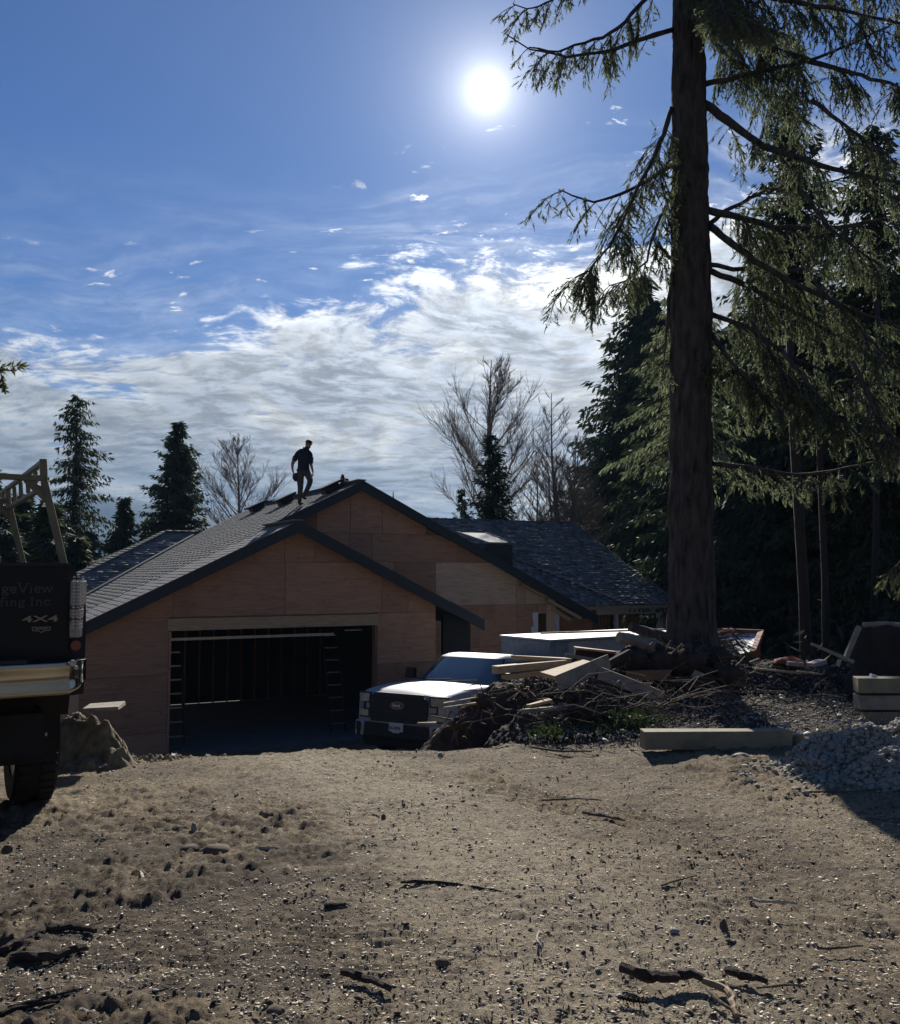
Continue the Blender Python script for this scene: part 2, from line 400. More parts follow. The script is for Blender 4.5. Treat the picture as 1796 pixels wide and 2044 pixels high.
M_black = mat('black_paint', (0.005, 0.007, 0.012), 0.38, 0.1, 3, spec=0.3)
M_white = mat('white_paint', (0.40, 0.41, 0.43), 0.5, 0.12, 3, spec=0.35, coat=0.08)
M_plast = mat('black_plastic', (0.012, 0.013, 0.015), 0.55, 0.2, 10)
M_under = mat('dusty_underbody', (0.018, 0.017, 0.016), 0.9, 0.3, 8)
M_rub = mat('tyre_rubber', (0.014, 0.014, 0.014), 0.85, 0.3, 12, 0.3, 60)
M_chrome = mat('chrome', (0.40, 0.39, 0.35), 0.12, 0.12, 3, metal=1.0)
M_steel = mat('galvanised_steel', (0.45, 0.45, 0.45), 0.4, 0.15, 8, metal=0.8)
M_rack = mat('olive_rack_paint', (0.17, 0.155, 0.095), 0.55, 0.25, 7, 0.15, 40)
M_glass = glass_mat('vehicle_glass', (0.05, 0.08, 0.10)); M_lens = mat('clear_lens', (0.26, 0.26, 0.25), 0.15, 0.25, 30, coat=0.8)
M_red = mat('red_lens', (0.16, 0.008, 0.012), 0.2, 0.2, 20, coat=0.8)
M_letter = mat('grey_lettering', (0.055, 0.052, 0.05), 0.5, 0.1)
M_badge = mat('chrome_badge', (0.30, 0.27, 0.22), 0.35, 0.1, metal=0.5)
M_blue = mat('blue_badge', (0.02, 0.045, 0.14), 0.3, 0.05)
M_plate = mat('number_plate', (0.55, 0.56, 0.58), 0.45, 0.05)
M_slush = mat('grey_concrete_rubble', (0.36, 0.335, 0.275), 0.9, 0.25, 10, 0.8, 45)
M_stone = mat('stone', (0.30, 0.28, 0.24), 0.85, 0.3, 8, 0.4, 30)
M_soil = mat('dark_topsoil', (0.055, 0.038, 0.026), 0.95, 0.5, 7, 1.0, 22)
M_sandb = mat('yellowish_soil', (0.22, 0.18, 0.11), 0.95, 0.45, 7, 1.0, 22)
M_tarp = mat('white_sheet', (0.78, 0.79, 0.80), 0.45, 0.06, 3)
M_rust = mat('rusty_red_steel', (0.28, 0.075, 0.045), 0.7, 0.3, 9)
M_pink = mat('pink_foam', (0.55, 0.42, 0.44), 0.7, 0.1, 9)
M_shirt = mat('navy_shirt', (0.016, 0.020, 0.032), 0.85, 0.2, 9)
M_trou = mat('olive_trousers', (0.075, 0.070, 0.055), 0.9, 0.2, 9)
M_skin = mat('skin', (0.36, 0.18, 0.12), 0.6, 0.1, 9)
M_boot = mat('dark_boots', (0.02, 0.017, 0.015), 0.7, 0.2, 9)
M_leather = mat('tool_leather', (0.035, 0.022, 0.015), 0.8, 0.2, 9)
M_sky = mat('skylight_glass', (0.10, 0.15, 0.18), 0.75, 0.15, 4, spec=0.1)
M_mount = mat('forested_slope', (0.035, 0.055, 0.040), 0.95, 0.4, 0.004)
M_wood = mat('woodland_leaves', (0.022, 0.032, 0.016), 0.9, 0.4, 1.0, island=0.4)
M_card = mat('light_cardboard', (0.40, 0.36, 0.28), 0.8, 0.2, 9)

# ------------------------------------------------------------------ ground
def pathm(X, Y): return ss(.95, .25, np.abs(X - (.5 - .08 * (Y - 3) ** 2)) + .8 * fbm(X * .55, Y * .55, 3)) * ss(8.5, 7.0, Y)
def build_ground():
    ys = np.concatenate([np.linspace(-60, 0.9, 14)[:-1], 0.9 * (16 / 0.9) ** np.linspace(0, 1, 600), 16 * (3400 / 16.0) ** np.linspace(0, 1, 80)[1:]])
    inner = np.linspace(-0.58, 0.58, 430)
    xn = np.concatenate([-0.58 - np.cumsum(np.linspace(0.01, 1.0, 16))[::-1], inner, 0.58 + np.cumsum(np.linspace(0.01, 1.0, 16))])
    Yg, Xn = np.meshgrid(ys, xn, indexing='ij')
    X = np.clip(Xn * np.maximum(Yg, 2.5), -3400, 3400)
    Z = gz(X, Yg)
    near = ss(40, 14, Yg) * ss(-30, 0.5, Yg); pth = pathm(X, Yg)
    rough = 0.030 * fbm(X * 1.1, Yg * 1.1, 4) + 0.020 * fbm(X * 5, Yg * 5, 4, 0.6)
    # churned soil: patches of clods
    patch = ss(0.02, 0.22, fbm(X * 0.8 + 5, Yg * 0.8, 3) + 0.18 * ss(-0.2, -2.4, X) * ss(2.0, 4.2, Yg) * ss(6.6, 4.5, Yg))
    cl = fbm(X * 11, Yg * 13, 4, 0.62)
    rough += patch * (1 - .8 * pth) * 0.055 * np.abs(cl) + 0.010 * fbm(X * 28, Yg * 28, 3, 0.6)
    # tyre treads: bands of ridges along curved tracks
    for (x0, y0, dx, dy, curv, wd, per, amp) in ((-2.6, 3.0, 0.93, -0.36, 0.06, 0.42, 0.075, 0.016), (-2.8, 4.1, 0.96, -0.27, 0.05, 0.34, 0.07, 0.014), (-3.0, 5.9, 0.97, -0.22, 0.05, 0.5, 0.085, 0.014),
                                                 (-0.6, 7.0, 0.9, -0.42, -0.12, 0.26, 0.08, 0.020), (-0.9, 2.6, 0.93, -0.36, 0.03, 0.3, 0.07, 0.013), (1.2, 4.2, 0.96, -0.28, 0.03, 0.3, 0.09, 0.010)):
        a = (X - x0) * dx + (Yg - y0) * dy; bb = -(X - x0) * dy + (Yg - y0) * dx - curv * a * a
        env = ss(wd, wd * 0.7, np.abs(bb)) * ss(-0.6, 0.2, a) * ss(3.8, 2.2, a) * (0.45 + 0.55 * ss(-0.15, 0.15, fbm(X * 2.1, Yg * 2.1, 3)))
        rough += env * (amp * 1.3 * np.abs(np.sin((bb + 0.06 * fbm(X * 4, Yg * 4, 2)) * math.pi / per)) - amp * 0.9 * 1.2)
    Z = Z + rough * near + (0.4 * fbm(X * 0.05, Yg * 0.05, 3)) * ss(30, 80, Yg)
    V = np.stack([X, Yg, Z], -1).reshape(-1, 3); ny, nx = X.shape
    i = np.arange(ny * nx).reshape(ny, nx)
    Fq = np.stack([i[:-1, :-1], i[:-1, 1:], i[1:, 1:], i[1:, :-1]], -1).reshape(-1, 4)
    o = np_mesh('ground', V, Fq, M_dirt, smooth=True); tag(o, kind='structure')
build_ground()

def build_mountains():
    xs = np.linspace(-3200, 3200, 330); ys = np.linspace(1700, 3300, 60)
    Yg, X = np.meshgrid(ys, xs, indexing='ij')
    # skyline heights along x at Y 2500, from the photograph
    kx = np.array([-3200, -1500, -1190, -1010, -960, -900, -780, -640, -560, -480, -380, -250, 0, 200, 330, 420, 600, 3200], float)
    kz = np.array([120, 150, 165, 178, 206, 211, 195, 155, 182, 200, 165, 140, 95, 120, 185, 165, 120, 150], float)
    top = np.interp(X * 2500 / np.maximum(Yg, 2500) if False else X, kx, kz)
    prof = ss(1700, 2500, Yg) * (1 - 0.25 * ss(2550, 3300, Yg))
    Z = -6 + top * prof + 26 * fbm(X * 0.006, Yg * 0.006, 5) * prof - 2
    V = np.stack([X, Yg, Z], -1).reshape(-1, 3); ny, nx = X.shape; i = np.arange(ny * nx).reshape(ny, nx)
    Fq = np.stack([i[:-1, :-1], i[:-1, 1:], i[1:, 1:], i[1:, :-1]], -1).reshape(-1, 4)
    tag(np_mesh('mountains', V, Fq, M_mount, smooth=True), kind='structure')
build_mountains()
# ------------------------------------------------------------------ the house
TH = R(28.0); FL = -2.35; D0 = 24.0
U = Vector((math.cos(TH), math.sin(TH), 0)); RR = Vector((-math.sin(TH), math.cos(TH), 0))
PK = at(725, 960, D0); PITCHR = 0.487
HB = Vector((PK.x, PK.y, FL))
def onplane(px, py, p0, n):
    c = Vector((0, 0, CAM_Z)); d = at(px, py, 1.0) - c; n = Vector(n)
    return c + d * ((Vector(p0) - c).dot(n) / d.dot(n))
def loc(p): q = p - HB; return Vector((q.dot(U), q.dot(RR), q.z))      # house coordinates: along the front, back, up from the floor
NL = RR.cross(-U - Vector((0, 0, PITCHR)))
Fpk = onplane(597, 1040, PK, NL)
fp, pk = loc(Fpk), loc(PK)
house = thing('unfinished_house', 'low gabled house under construction with orange plywood walls and new dark shingle roofs', 'house', HB, TH)
QF = fp.y                                    # plane of the front gable's fascia (about -2.5)
zP = pk.z; zF = fp.z; sF = fp.x
WQF, WQR = QF + 0.32, 0.32                   # wall faces stand back under the overhang
def zl(s): return zP + s * PITCHR if s < 0 else zP - s * PITCHR          # main gable roof height at s (q-independent)
def zf(s): return zF - abs(s - sF) * PITCHR
def fo(px, py): return loc(onplane(px, py, Fpk, RR))
def re(px, py): return loc(onplane(px, py, PK, RR))
LE = -7.5                                     # left eave
RE = re(1190, 1222).x                         # right end of the rear rake
RFE = fo(965, 1243).x                         # right end of the front rake

def clip(poly, a, b, c):
    """keep the part of a 2D polygon with a*x+b*y<=c"""
    out = []
    for i in range(len(poly)):
        p, q = poly[i], poly[(i + 1) % len(poly)]
        dp, dq = a * p[0] + b * p[1] - c, a * q[0] + b * q[1] - c
        if dp <= 0: out.append(p)
        if dp * dq < 0:
            t = dp / (dp - dq); out.append((p[0] + (q[0] - p[0]) * t, p[1] + (q[1] - p[1]) * t))
    return out
def panels(parent, q, rects, roofs, m, gap=0.006, th=0.018):
    for r in rects:
        s0, s1, z0, z1 = r[:4]; mm = r[4] if len(r) > 4 else m
        p = [(s0 + gap, z0 + gap), (s1 - gap, z0 + gap), (s1 - gap, z1 - gap), (s0 + gap, z1 - gap)]
        for (sa, za, slope) in roofs:          # z <= za + slope*(s-sa)
            p = clip(p, -slope, 1.0, za - slope * sa)
            if len(p) < 3: break
        if len(p) < 3: continue
        mb = MB(); off = random.uniform(0, 0.004)
        mb.prism([(s, q - th - off, z) for s, z in p], (0, th + off - 0.001, 0)); mb.build('plywood_panel', mm, parent)

# --- front garage gable wall with the big door opening
jl, jr = fo(355, 1262), fo(770, 1250)
k = 1.0 + 0.32 / 20
dS0, dS1, dZ1 = jl.x - 0.12, jr.x - 0.10, 2.62
wS0, wS1 = LE + 0.35, fo(889, 1230).x - 0.1
u_roof = zF - 0.16
mb = MB(); T_ = 0.14
def gw(poly): mb.prism([(s, WQF, z) for s, z in poly], (0, T_, 0))
gw([(wS0, -0.6), (dS0, -0.6), (dS0, zf(dS0) - .2), (wS0, zf(wS0) - .2)])
gw([(dS0, dZ1), (dS1, dZ1), (dS1, zf(dS1) - .2), (sF, zF - .2), (dS0, zf(dS0) - .2)])
gw([(dS1, -0.6), (wS1, -0.6), (wS1, zf(wS1) - .2), (dS1, zf(dS1) - .2)])
fwall = mb.build('front_wall', M_stud, house)
rf = [(sF, zF - .18, PITCHR), (sF, zF - .18, -PITCHR)]
z1 = fo(560, 1122).z; z2 = fo(560, 1229).z
xs1 = [fo(x, 1100).x for x in (420, 516, 577, 637, 700, 760)]
rects = [(wS0, xs1[0], z1, z1 + 1.3)] + [(xs1[i], xs1[i + 1], z1, z1 + 1.3) for i in range(5)] + [(xs1[0] - 2, xs1[0], z1, z1 + 1.3)]
xa = fo(352, 1180).x; xb = fo(578, 1180).x; xc = fo(773, 1180).x; xd = fo(826, 1180).x
rects += [(wS0, xa, z2 - .0, z1), (xa, xb, z2, z1), (xb, xc, z2, z1), (xc, xd, z2 + .0, z1), (xd, wS1, z2, z1)]
rects += [(wS0, dS0, z2 - 1.22, z2), (wS0, dS0, z2 - 2.44, z2 - 1.22), (wS0, dS0, -0.6, z2 - 2.44)]
rects += [(dS1 + 0.02, wS1, z2 - 1.22, z2), (dS1 + 0.02, wS1, z2 - 2.44, z2 - 1.22), (dS1 + .02, wS1, -0.6, z2 - 2.44)]
panels(fwall, WQF, rects, rf, M_ply)
mb = MB(); mb.box(((dS0 + dS1) / 2, WQF - 0.035, (dZ1 + z2 - .03) / 2), (dS1 - dS0 + .08, 0.05, z2 - dZ1 - .03)); mb.build('door_header', M_lum, house)
mb = MB(); mb.box((dS0 + .02, WQF + .06, 1.0), (0.04, .2, 3.2)); mb.build('door_jamb', M_ply, house)
mb = MB(); mb.box((dS1 - .02, WQF + .06, 1.0), (0.04, .2, 3.2)); mb.build('door_jamb', M_stud, house)
# --- rear gable wall
rS0, rS1 = sF - 0.6, re(1120, 1215).x
mb = MB()
def notch(s): return zP - abs(s) * PITCHR - .2
wn0, wn1, wz0, wz1 = re(1084, 1228).x, re(1101, 1228).x, re(1084, 1281).z, re(1084, 1226).z
for poly in ([(rS0, zf(rS0) - .4), (sF, zF - .4), (wS1 - .1, zf(wS1) - .4), (wS1 - .1, -.6), (wn0, -0.6), (wn0, notch(wn0)), (0, zP - .2), (rS0, notch(rS0))],
             [(wn0, -0.6), (wn1, -0.6), (wn1, wz0), (wn0, wz0)], [(wn0, wz1), (wn1, wz1), (wn1, notch(wn1)), (wn0, notch(wn0))],
             [(wn1, -0.6), (rS1, -0.6), (rS1, notch(rS1)), (wn1, notch(wn1))]):
    mb.prism([(s, WQR, z) for s, z in poly], (0, T_, 0))
rwall = mb.build('rear_wall', M_stud, house)
rr = [(0, zP - .18, PITCHR), (0, zP - .18, -PITCHR)]
a1, a2, a3 = re(700, 1048 + 15).z, re(700, 1121).z, re(1000, 1208).z
def sx(px, py=1100): return re(px, py).x
rects = [(sx(640), sx(708), a1, a1 + 1.3), (sx(708), sx(773), a1, a1 + 1.3), (sx(773), sx(860), a1, a1 + 1.3),
         (sx(560), sx(660), a2, a1), (sx(660), sx(706), a2, a1), (sx(706), sx(752), a2, a1), (sx(752), sx(922), a2, a1), (sx(922), sx(1020), a2, a1),
         (sx(752), sx(797), a3 + .9, a2), (sx(797), sx(880), a3, a2), (sx(880), sx(1040), a3, a2, M_ply2), (sx(1040), sx(1059), a3, a2, M_ply2), (sx(1059), rS1, a3, a2, M_ply2),
         (sx(860), sx(965), a3 - 1.2, a3), (sx(965), sx(1041), a3 - 1.2, a3), (sx(1041), wn0 - .02, a3 - 1.2, a3), (wn0, wn1, wz1, a3), (wn1 + .0, rS1, wz0, a3, M_ply2),
         (sx(860), sx(1041), a3 - 2.4, a3 - 1.2), (sx(1041), rS1, a3 - 2.4, min(a3 - 1.2, wz0))]
panels(rwall, WQR, rects, rr, M_ply)
# white house wrap round the small window
mb = MB()
for (s0, s1, q0, q1) in ((wn0 - .20, wn0, wz0 - .10, wz1 + .04),):
    mb.prism([(s0, WQR - .03, q1), (s0 + .04, WQR - .03, q0 + .55), (s0 - .05, WQR - .03, q0 + .5), (s0 - .05, WQR - .03, q0), (wn1 - .1, WQR - .03, q0), (wn1 - .1, WQR - .03, wz0), (s1, WQR - .03, wz0), (s1, WQR - .03, q1)], (0, .01, 0))
mb.build('house_wrap', M_wrap, house)
mb = MB(); mb.prism([(rS1 - .02, WQR - .02, a3 - .25), (rS1 + .26, WQR + .1, a3 - .25), (rS1 + .2, WQR + .1, a3 - .5), (rS1 + .22, WQR + .1, wz0 + .02), (rS1 + .02, WQR - .02, wz0 + .02)], (0, .01, 0)); mb.build('house_wrap', M_wrap, house)
# side walls, back, floor
mb = MB(); mb.prism([(rS1, WQR + T_, -.6), (rS1, WQR + T_, zl(rS1) - .2), (rS1, 2.55, zl(rS1) - .2), (rS1, 2.55, -.6)], (-.12, 0, 0)); mb.build('side_wall', M_ply, house)
mb = MB(); mb.prism([(wS0, WQF + T_, -.6), (wS0, WQF + T_, zl(wS0) - .25), (wS0, 3.0, zl(wS0) - .25), (wS0, 3.0, -.6)], (.12, 0, 0)); mb.build('side_wall', M_ply, house)
mb = MB(); mb.box(((wS0 + 12.5) / 2, 5.2, -.12), (12.5 - wS0, 15.2, .22)); mb.build('concrete_floor', M_conc, house)
# garage inside: side wall by the entry, stud walls with openings at the back
mb = MB(); mb.prism([(wS1 - .12, WQF + T_, -.5), (wS1 - .12, WQF + T_, zf(wS1) - .25), (wS1 - .12, WQR, zf(wS1) - .25), (wS1 - .12, WQR, -.5)], (.1, 0, 0)); mb.build('side_wall', M_dark, house)  # near black: garage shade put into the wall colour
BQ = 5.2
def stud(mb_, s, q, z0, z1, w=.04, d=.09): mb_.box((s, q, (z0 + z1) / 2), (w, d, z1 - z0))
s = wS0 + .3
while s < 1.2:
    mb = MB(); stud(mb, s, BQ, 0, 2.7); mb.build('stud', M_stud, house); s += .42
mb = MB(); mb.box(((wS0 + .6) / 2, BQ, 2.72), (.6 - wS0, .09, .08)); mb.build('top_plate', M_stud, house)
mb = MB(); mb.box(((-4.2 + 2.6) / 2, BQ + .07, 1.35), (6.8, .02, 2.7)); mb.build('inner_wall', M_dark, house)  # inner walls coloured dark to stand for the shade inside
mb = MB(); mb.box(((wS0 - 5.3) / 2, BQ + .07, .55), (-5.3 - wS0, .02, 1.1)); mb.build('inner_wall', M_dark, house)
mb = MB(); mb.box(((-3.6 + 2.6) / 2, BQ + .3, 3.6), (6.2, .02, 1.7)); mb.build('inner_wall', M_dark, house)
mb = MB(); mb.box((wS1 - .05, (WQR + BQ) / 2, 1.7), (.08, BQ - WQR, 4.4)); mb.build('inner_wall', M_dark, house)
# door track bar seen through the opening
mb = MB(); mb.box((dS0 + 2.0, WQF + .5, dZ1 - .22), (3.9, .03, .06)); mb.build('door_track', M_steel, house)
mb = MB(); mb.box((dS0 + 4.45, WQF + .5, dZ1 - .14), (.45, .03, .03)); mb.build('door_track', M_steel, house)
# entry recess: dark papered corner, studs
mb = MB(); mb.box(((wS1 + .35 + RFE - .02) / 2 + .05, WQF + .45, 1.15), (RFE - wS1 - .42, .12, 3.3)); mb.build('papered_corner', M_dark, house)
for ds in (.08, .2, .31):
    mb = MB(); stud(mb, wS1 + ds, WQF + .9, .5, 2.9); mb.build('stud', M_lum, house)
mb = MB(); mb.beam((wS1 + .02, WQF + .6, 1.6), (wS1 + .36, WQF + .8, 2.8), .03, .06); mb.build('brace', M_lum, house)
mb = MB(); mb.box((wS1 + .22, WQF + .7, 1.35), (.42, .05, .14)); mb.build('window_sill', M_dark, house)

# --- roof decks (thin slabs) and fascias
def lp(s, q, dz=0.0): return (s, q, zl(s) + dz)
ridge_back = loc(onplane(498, 1019, PK, U)).y if False else 10.6
va = loc(onplane(396, 1064, PK, NL)); vb = loc(onplane(176, 1187, PK, NL))
slope_q = (vb.y - va.y) / (vb.x - va.x)
def back_q(s):                                 # back boundary of the left slope
    if s > va.x: return ridge_back + (va.y - ridge_back) * (s / va.x)
    return va.y + slope_q * (s - va.x)
roof = MB()
roof.prism([lp(LE, QF, -.03), lp(sF, QF, -.03), lp(sF, 0, -.03), lp(0, 0, -.03), lp(0, ridge_back, -.03), lp(va.x, va.y, -.03), lp(LE, back_q(LE), -.03)], (0, 0, -.10))
roof.prism([lp(0, 0, -.03), lp(RE, 0, -.03), lp(RE, 1.9, -.03), lp(0, ridge_back, -.03)], (0, 0, -.10))
roof.prism([(sF, QF, zF - .03), (RFE, QF, zf(RFE) - .03), (RFE, .3, zf(RFE) - .03), (sF, .3, zF - .03)], (0, 0, -.10))
roofo = roof.build('garage_roof', M_shA, house)
def fascia(p0, p1, h=.27, t=.04, name='fascia', m=None):
    p0 = Vector(p0); p1 = Vector(p1); mb = MB()
    mb.prism([p0, p1, p1 + Vector((0, 0, -h)), p0 + Vector((0, 0, -h))], (0, t, 0)); return mb.build(name, m or M_fas, house)
e = .012
fascia((LE, QF - .03, zl(LE) + e), (sF, QF - .03, zF + e)); fascia((sF, QF - .03, zF + e), (RFE, QF - .03, zf(RFE) + e))
fascia((sF + .02, -.03, zl(sF) + e), (0, -.03, zP + e)); fascia((0, -.03, zP + e), (RE, -.03, zl(RE) + e))
# soffit lumber under the right rake: short pale pieces
mb = MB(); mb.beam((RE - 1.75, -.01 + .1, zl(RE - 1.75) - .36), (RE - .55, .09, zl(RE - .55) - .36), .10, .09); mb.build('rafter_tail', M_lum, house)
mb = MB(); mb.beam((RE - 1.45, .3, zl(RE - 1.45) - .48), (RE - .75, .3, zl(RE - .75) - .52), .05, .12); mb.build('rafter_tail', M_lum, house)
mb = MB(); mb.beam((RE - 2.6, .16, zl(RE - 2.6) - .32), (RE - 1.9, .16, zl(RE - 1.9) - .32), .14, .05); mb.build('rafter_tail', M_lum, house)

SHN = []          # (distance, roof part, verts) of every shingle; the nearest become parts
SFACES = [(0, 1, 2, 3), (4, 7, 6, 5), (0, 4, 5, 1), (1, 5, 6, 2), (3, 2, 6, 7), (0, 3, 7, 4)]
def shingles(part, O, A, B, V, lo, hi, e=.15, w=.33, t=.02, wj=.25, tj=.3, mt=None):
    """courses along A, climbing along B (unit, house coordinates) from O"""
    O, A, B = Vector(O), Vector(A).normalized(), Vector(B).normalized(); N = A.cross(B).normalized()
    if N.z < 0: N = -N
    v = 0.0; row = 0; out = []
    while v < V - .03:
        u0, u1 = lo(v + e * .5), hi(v + e * .5)
        u = u0 - random.uniform(0, w * .8) 
        while u < u1:
            ww = w * random.uniform(1 - wj, 1 + wj)
            a, b = max(u, u0), min(u + ww, u1)
            if b - a > .03:
                th = t * random.uniform(1 - tj, 1 + tj); j = random.uniform(-.006, .006) * (t / .02)
                q = [(a + .002, v + j, th), (b - .002, v + j, th), (b - .002, v + e * 1.25, th * .5), (a + .002, v + e * 1.25, th * .5)]
                top = [O + A * x + B * y + N * z for x, y, z in q]
                bot = [O + A * x + B * y + N * .0005 for x, y, z in q]
                out.append(bot + top)
            u += ww
        v += e; row += 1
    for vs in out:
        c = (vs[4] + vs[6]) / 2; wc = HB + U * c.x + RR * c.y + Vector((0, 0, c.z))
        SHN.append(((wc - Vector((0, 0, CAM_Z))).length / (w * 3 * (e * 7)), part, vs, mt))
sinp = math.sqrt(1 + PITCHR ** 2)
Lup = Vector((1, 0, PITCHR)).normalized()
# left slope: course direction q, up-slope +s
def s_of(v): return LE + v / sinp
shingles('garage_roof', (LE, 0, zl(LE) - .028), (0, 1, 0), Lup, -LE * sinp, lambda v: (QF if s_of(v) < sF else 0), lambda v: back_q(s_of(v)) + .05, .15, .45, .016, .1, .15, M_shA)
# right slopes (mostly unseen): coarse courses
Rup = Vector((-1, 0, PITCHR)).normalized()
shingles('garage_roof', (RE, 0, zl(RE) - .028), (0, 1, 0), Rup, RE * sinp, lambda v: 0, lambda v: 1.9 + 1.0 * v, .16, .9, .018, .1, .15, M_shA)
shingles('garage_roof', (RFE, 0, zf(RFE) - .028), (0, 1, 0), Rup, (RFE - sF) * sinp, lambda v: QF, lambda v: 0, .16, .9, .018, .1, .15, M_shA)
# --- left wing behind: ridge along the front direction, hip at its end
wr0 = loc(onplane(330, 1065, HB + RR * va.y, RR)); wr1 = Vector((va.x + .2, va.y, wr0.z))
wzr = va.z + .02; ridL = Vector((wr0.x, va.y, wzr))
dropL = wzr - zl(LE)
runL = dropL / PITCHR
yfe = va.y - runL                                # front eave q of the wing
hipf = Vector((ridL.x - runL, yfe, wzr - dropL))
lw = MB()
lw.add([ridL, (va.x + .1, va.y, wzr), ((yfe - va.y) / slope_q + va.x, yfe, wzr - dropL), hipf], [(0, 3, 2, 1)])
lw.add([ridL, hipf, (ridL.x - runL, va.y + runL, wzr - dropL)], [(0, 1, 2)])
lw.add([ridL, (va.x + .1, va.y, wzr), (va.x + .1, va.y + runL, wzr - dropL), (ridL.x - runL, va.y + runL, wzr - dropL)], [(0, 1, 2, 3)])
for i in range(len(lw.v)): lw.v[i] = (lw.v[i][0], lw.v[i][1], lw.v[i][2] - .035)
lwo = lw.build('left_wing_roof', M_shB, house, fixn=False)
Bup = Vector((0, 1, PITCHR)).normalized()
mb = MB(); mb.box(((ridL.x - runL + .5 + wS0 + .1) / 2, 5.0 + 4.0, 1.0), (wS0 - .1 - ridL.x + runL - .5, 8.0, 3.2)); mb.build('left_wing_walls', M_ply, house)
shingles('left_wing_roof', (0, yfe, wzr - dropL - .03), (1, 0, 0), Bup, runL * sinp, lambda v: ridL.x - runL + v / sinp, lambda v: min(va.x, (yfe + v / sinp - va.y) / slope_q + va.x + 0.0), .17, .34, .045, .3, .22, M_shB)
shingles('left_wing_roof', (ridL.x - runL, va.y, wzr - dropL - .03), (0, 1, 0), Vector((1, 0, PITCHR)), runL * sinp, lambda v: -(runL - v / sinp), lambda v: (runL - v / sinp), .17, .3, .03, .3, .4, M_shB)
def caps(p0, p1, n, name, part, w=.2, m=None, t=.03):
    p0, p1 = Vector(p0), Vector(p1); d = (p1 - p0) / n
    for i in range(n):
        mb = MB(); a, b = p0 + d * i, p0 + d * (i + 1.12)
        mb.beam(a + Vector((0, 0, t * 1.2)), b + Vector((0, 0, t * .3)), w, t * .9); mb.build(name, m or M_shB, part)
caps(hipf, ridL, 34, 'hip_cap', lwo, .22); caps(ridL, (va.x + .15, va.y, wzr), 5, 'ridge_cap', lwo, .22)
mb = MB(); mb.beam(Vector((vb.x - .6, back_q(vb.x - .6), zl(vb.x - .6) + .03)), Vector((va.x, va.y, va.z + .03)), .10, .04); mb.build('valley_flashing', M_fas, roofo)
mb = MB(); mb.beam((0, 0, zP + .03), (0, ridge_back, zP + .03), .2, .03); mb.build('ridge_cap', M_shA, roofo)
mb = MB(); mb.beam((sF, QF, zF + .03), (sF, .0, zF + .03), .2, .03); mb.build('ridge_cap', M_shA, roofo)
# --- right wing
rwL = loc(at(885, 1042, 36.2)); rwR = loc(at(1145, 1043, 34.0))
RQ = 8.0; c0 = onplane(1145, 1043, HB + RR * RQ, RR); wr = loc(c0); RZ = wr.z
e1 = loc(onplane(1240, 1206, HB + Vector((0, 0, 0)) + RR * 1.9, RR)); EZ = e1.z
run = (RZ - EZ) / PITCHR; EQ = RQ - run
he = loc(onplane(1262, 1144, HB + RR * (RQ - run * .62), RR))
sEnd = loc(onplane(1352, 1200, HB + RR * EQ, RR)).x
hz = EZ + (he.y - EQ) * PITCHR
def rp(s, q): return (s, q, EZ + (q - EQ) * PITCHR - .03)
rw = MB()
rw.add([rp(2.0, EQ), rp(sEnd, EQ), rp(he.x, he.y), rp(wr.x, RQ), rp(2.0, RQ)], [(0, 1, 2, 3, 4)])
rw.add([rp(2.0, RQ), rp(wr.x, RQ), (wr.x + 2, RQ + run, EZ), (2, RQ + run, EZ)], [(0, 1, 2, 3)])
rw.add([rp(wr.x, RQ), rp(he.x, he.y), rp(sEnd, EQ), (sEnd, RQ + run, EZ)], [(0, 1, 2, 3)])
rwo = rw.build('right_wing_roof', M_shB, house, fixn=False)
def rhi(v):
    q = EQ + v / sinp
    return (sEnd + (he.x - sEnd) * (q - EQ) / (he.y - EQ)) if q < he.y else (he.x + (wr.x - he.x) * (q - he.y) / (RQ - he.y))
shingles('right_wing_roof', (0, EQ, EZ - .03), (1, 0, 0), Bup, run * sinp, lambda v: 3.2, rhi, .165, .30, .050, .30, .16, M_shB)
caps(rp(wr.x, RQ), rp(2.2, RQ), 30, 'ridge_cap', rwo, .22); caps(rp(sEnd, EQ), rp(he.x, he.y), 15, 'hip_cap', rwo, .2)
# porch roof in front of it, with its own capped hip
ph0 = onplane(1012, 1112, HB + RR * (EQ + 2.2) , RR); p0 = loc(ph0); 
h1 = loc(onplane(1246, 1207, HB + RR * (EQ - .25), RR)); EZ2 = EZ - .02
h0 = Vector((p0.x, EQ + 2.2, EZ + 2.2 * PITCHR + .10)); h0 = loc(onplane(1010, 1108, HB + RR * (EQ + 2.0), RR)); h0.z = max(h0.z, EZ + 2.0 * PITCHR + .06)
h1 = Vector((h1.x, EQ - .25, EZ + .02))
dirB = Vector((0, 2.25, h0.z - h1.z)).normalized()
pw = MB(); pw.add([(3.9, EQ - .25, h1.z - .05), (h1.x, h1.y, h1.z - .05), (h0.x, EQ + 2.0, h0.z - .05)], [(0, 1, 2)])
pwo = pw.build('porch_roof', M_shB, house, fixn=False)
lenB = (Vector((0, EQ + 2.0, h0.z)) - Vector((0, EQ - .25, h1.z))).length
shingles('porch_roof', (0, EQ - .25, h1.z - .045), (1, 0, 0), dirB, lenB, lambda v: 4.6, lambda v: h1.x + (h0.x - h1.x) * v / lenB, .165, .28, .038, .35, .5, M_shB)
caps(h1 + Vector((.05, 0, 0)), h0, 26, 'hip_cap', pwo, .2, t=.045)
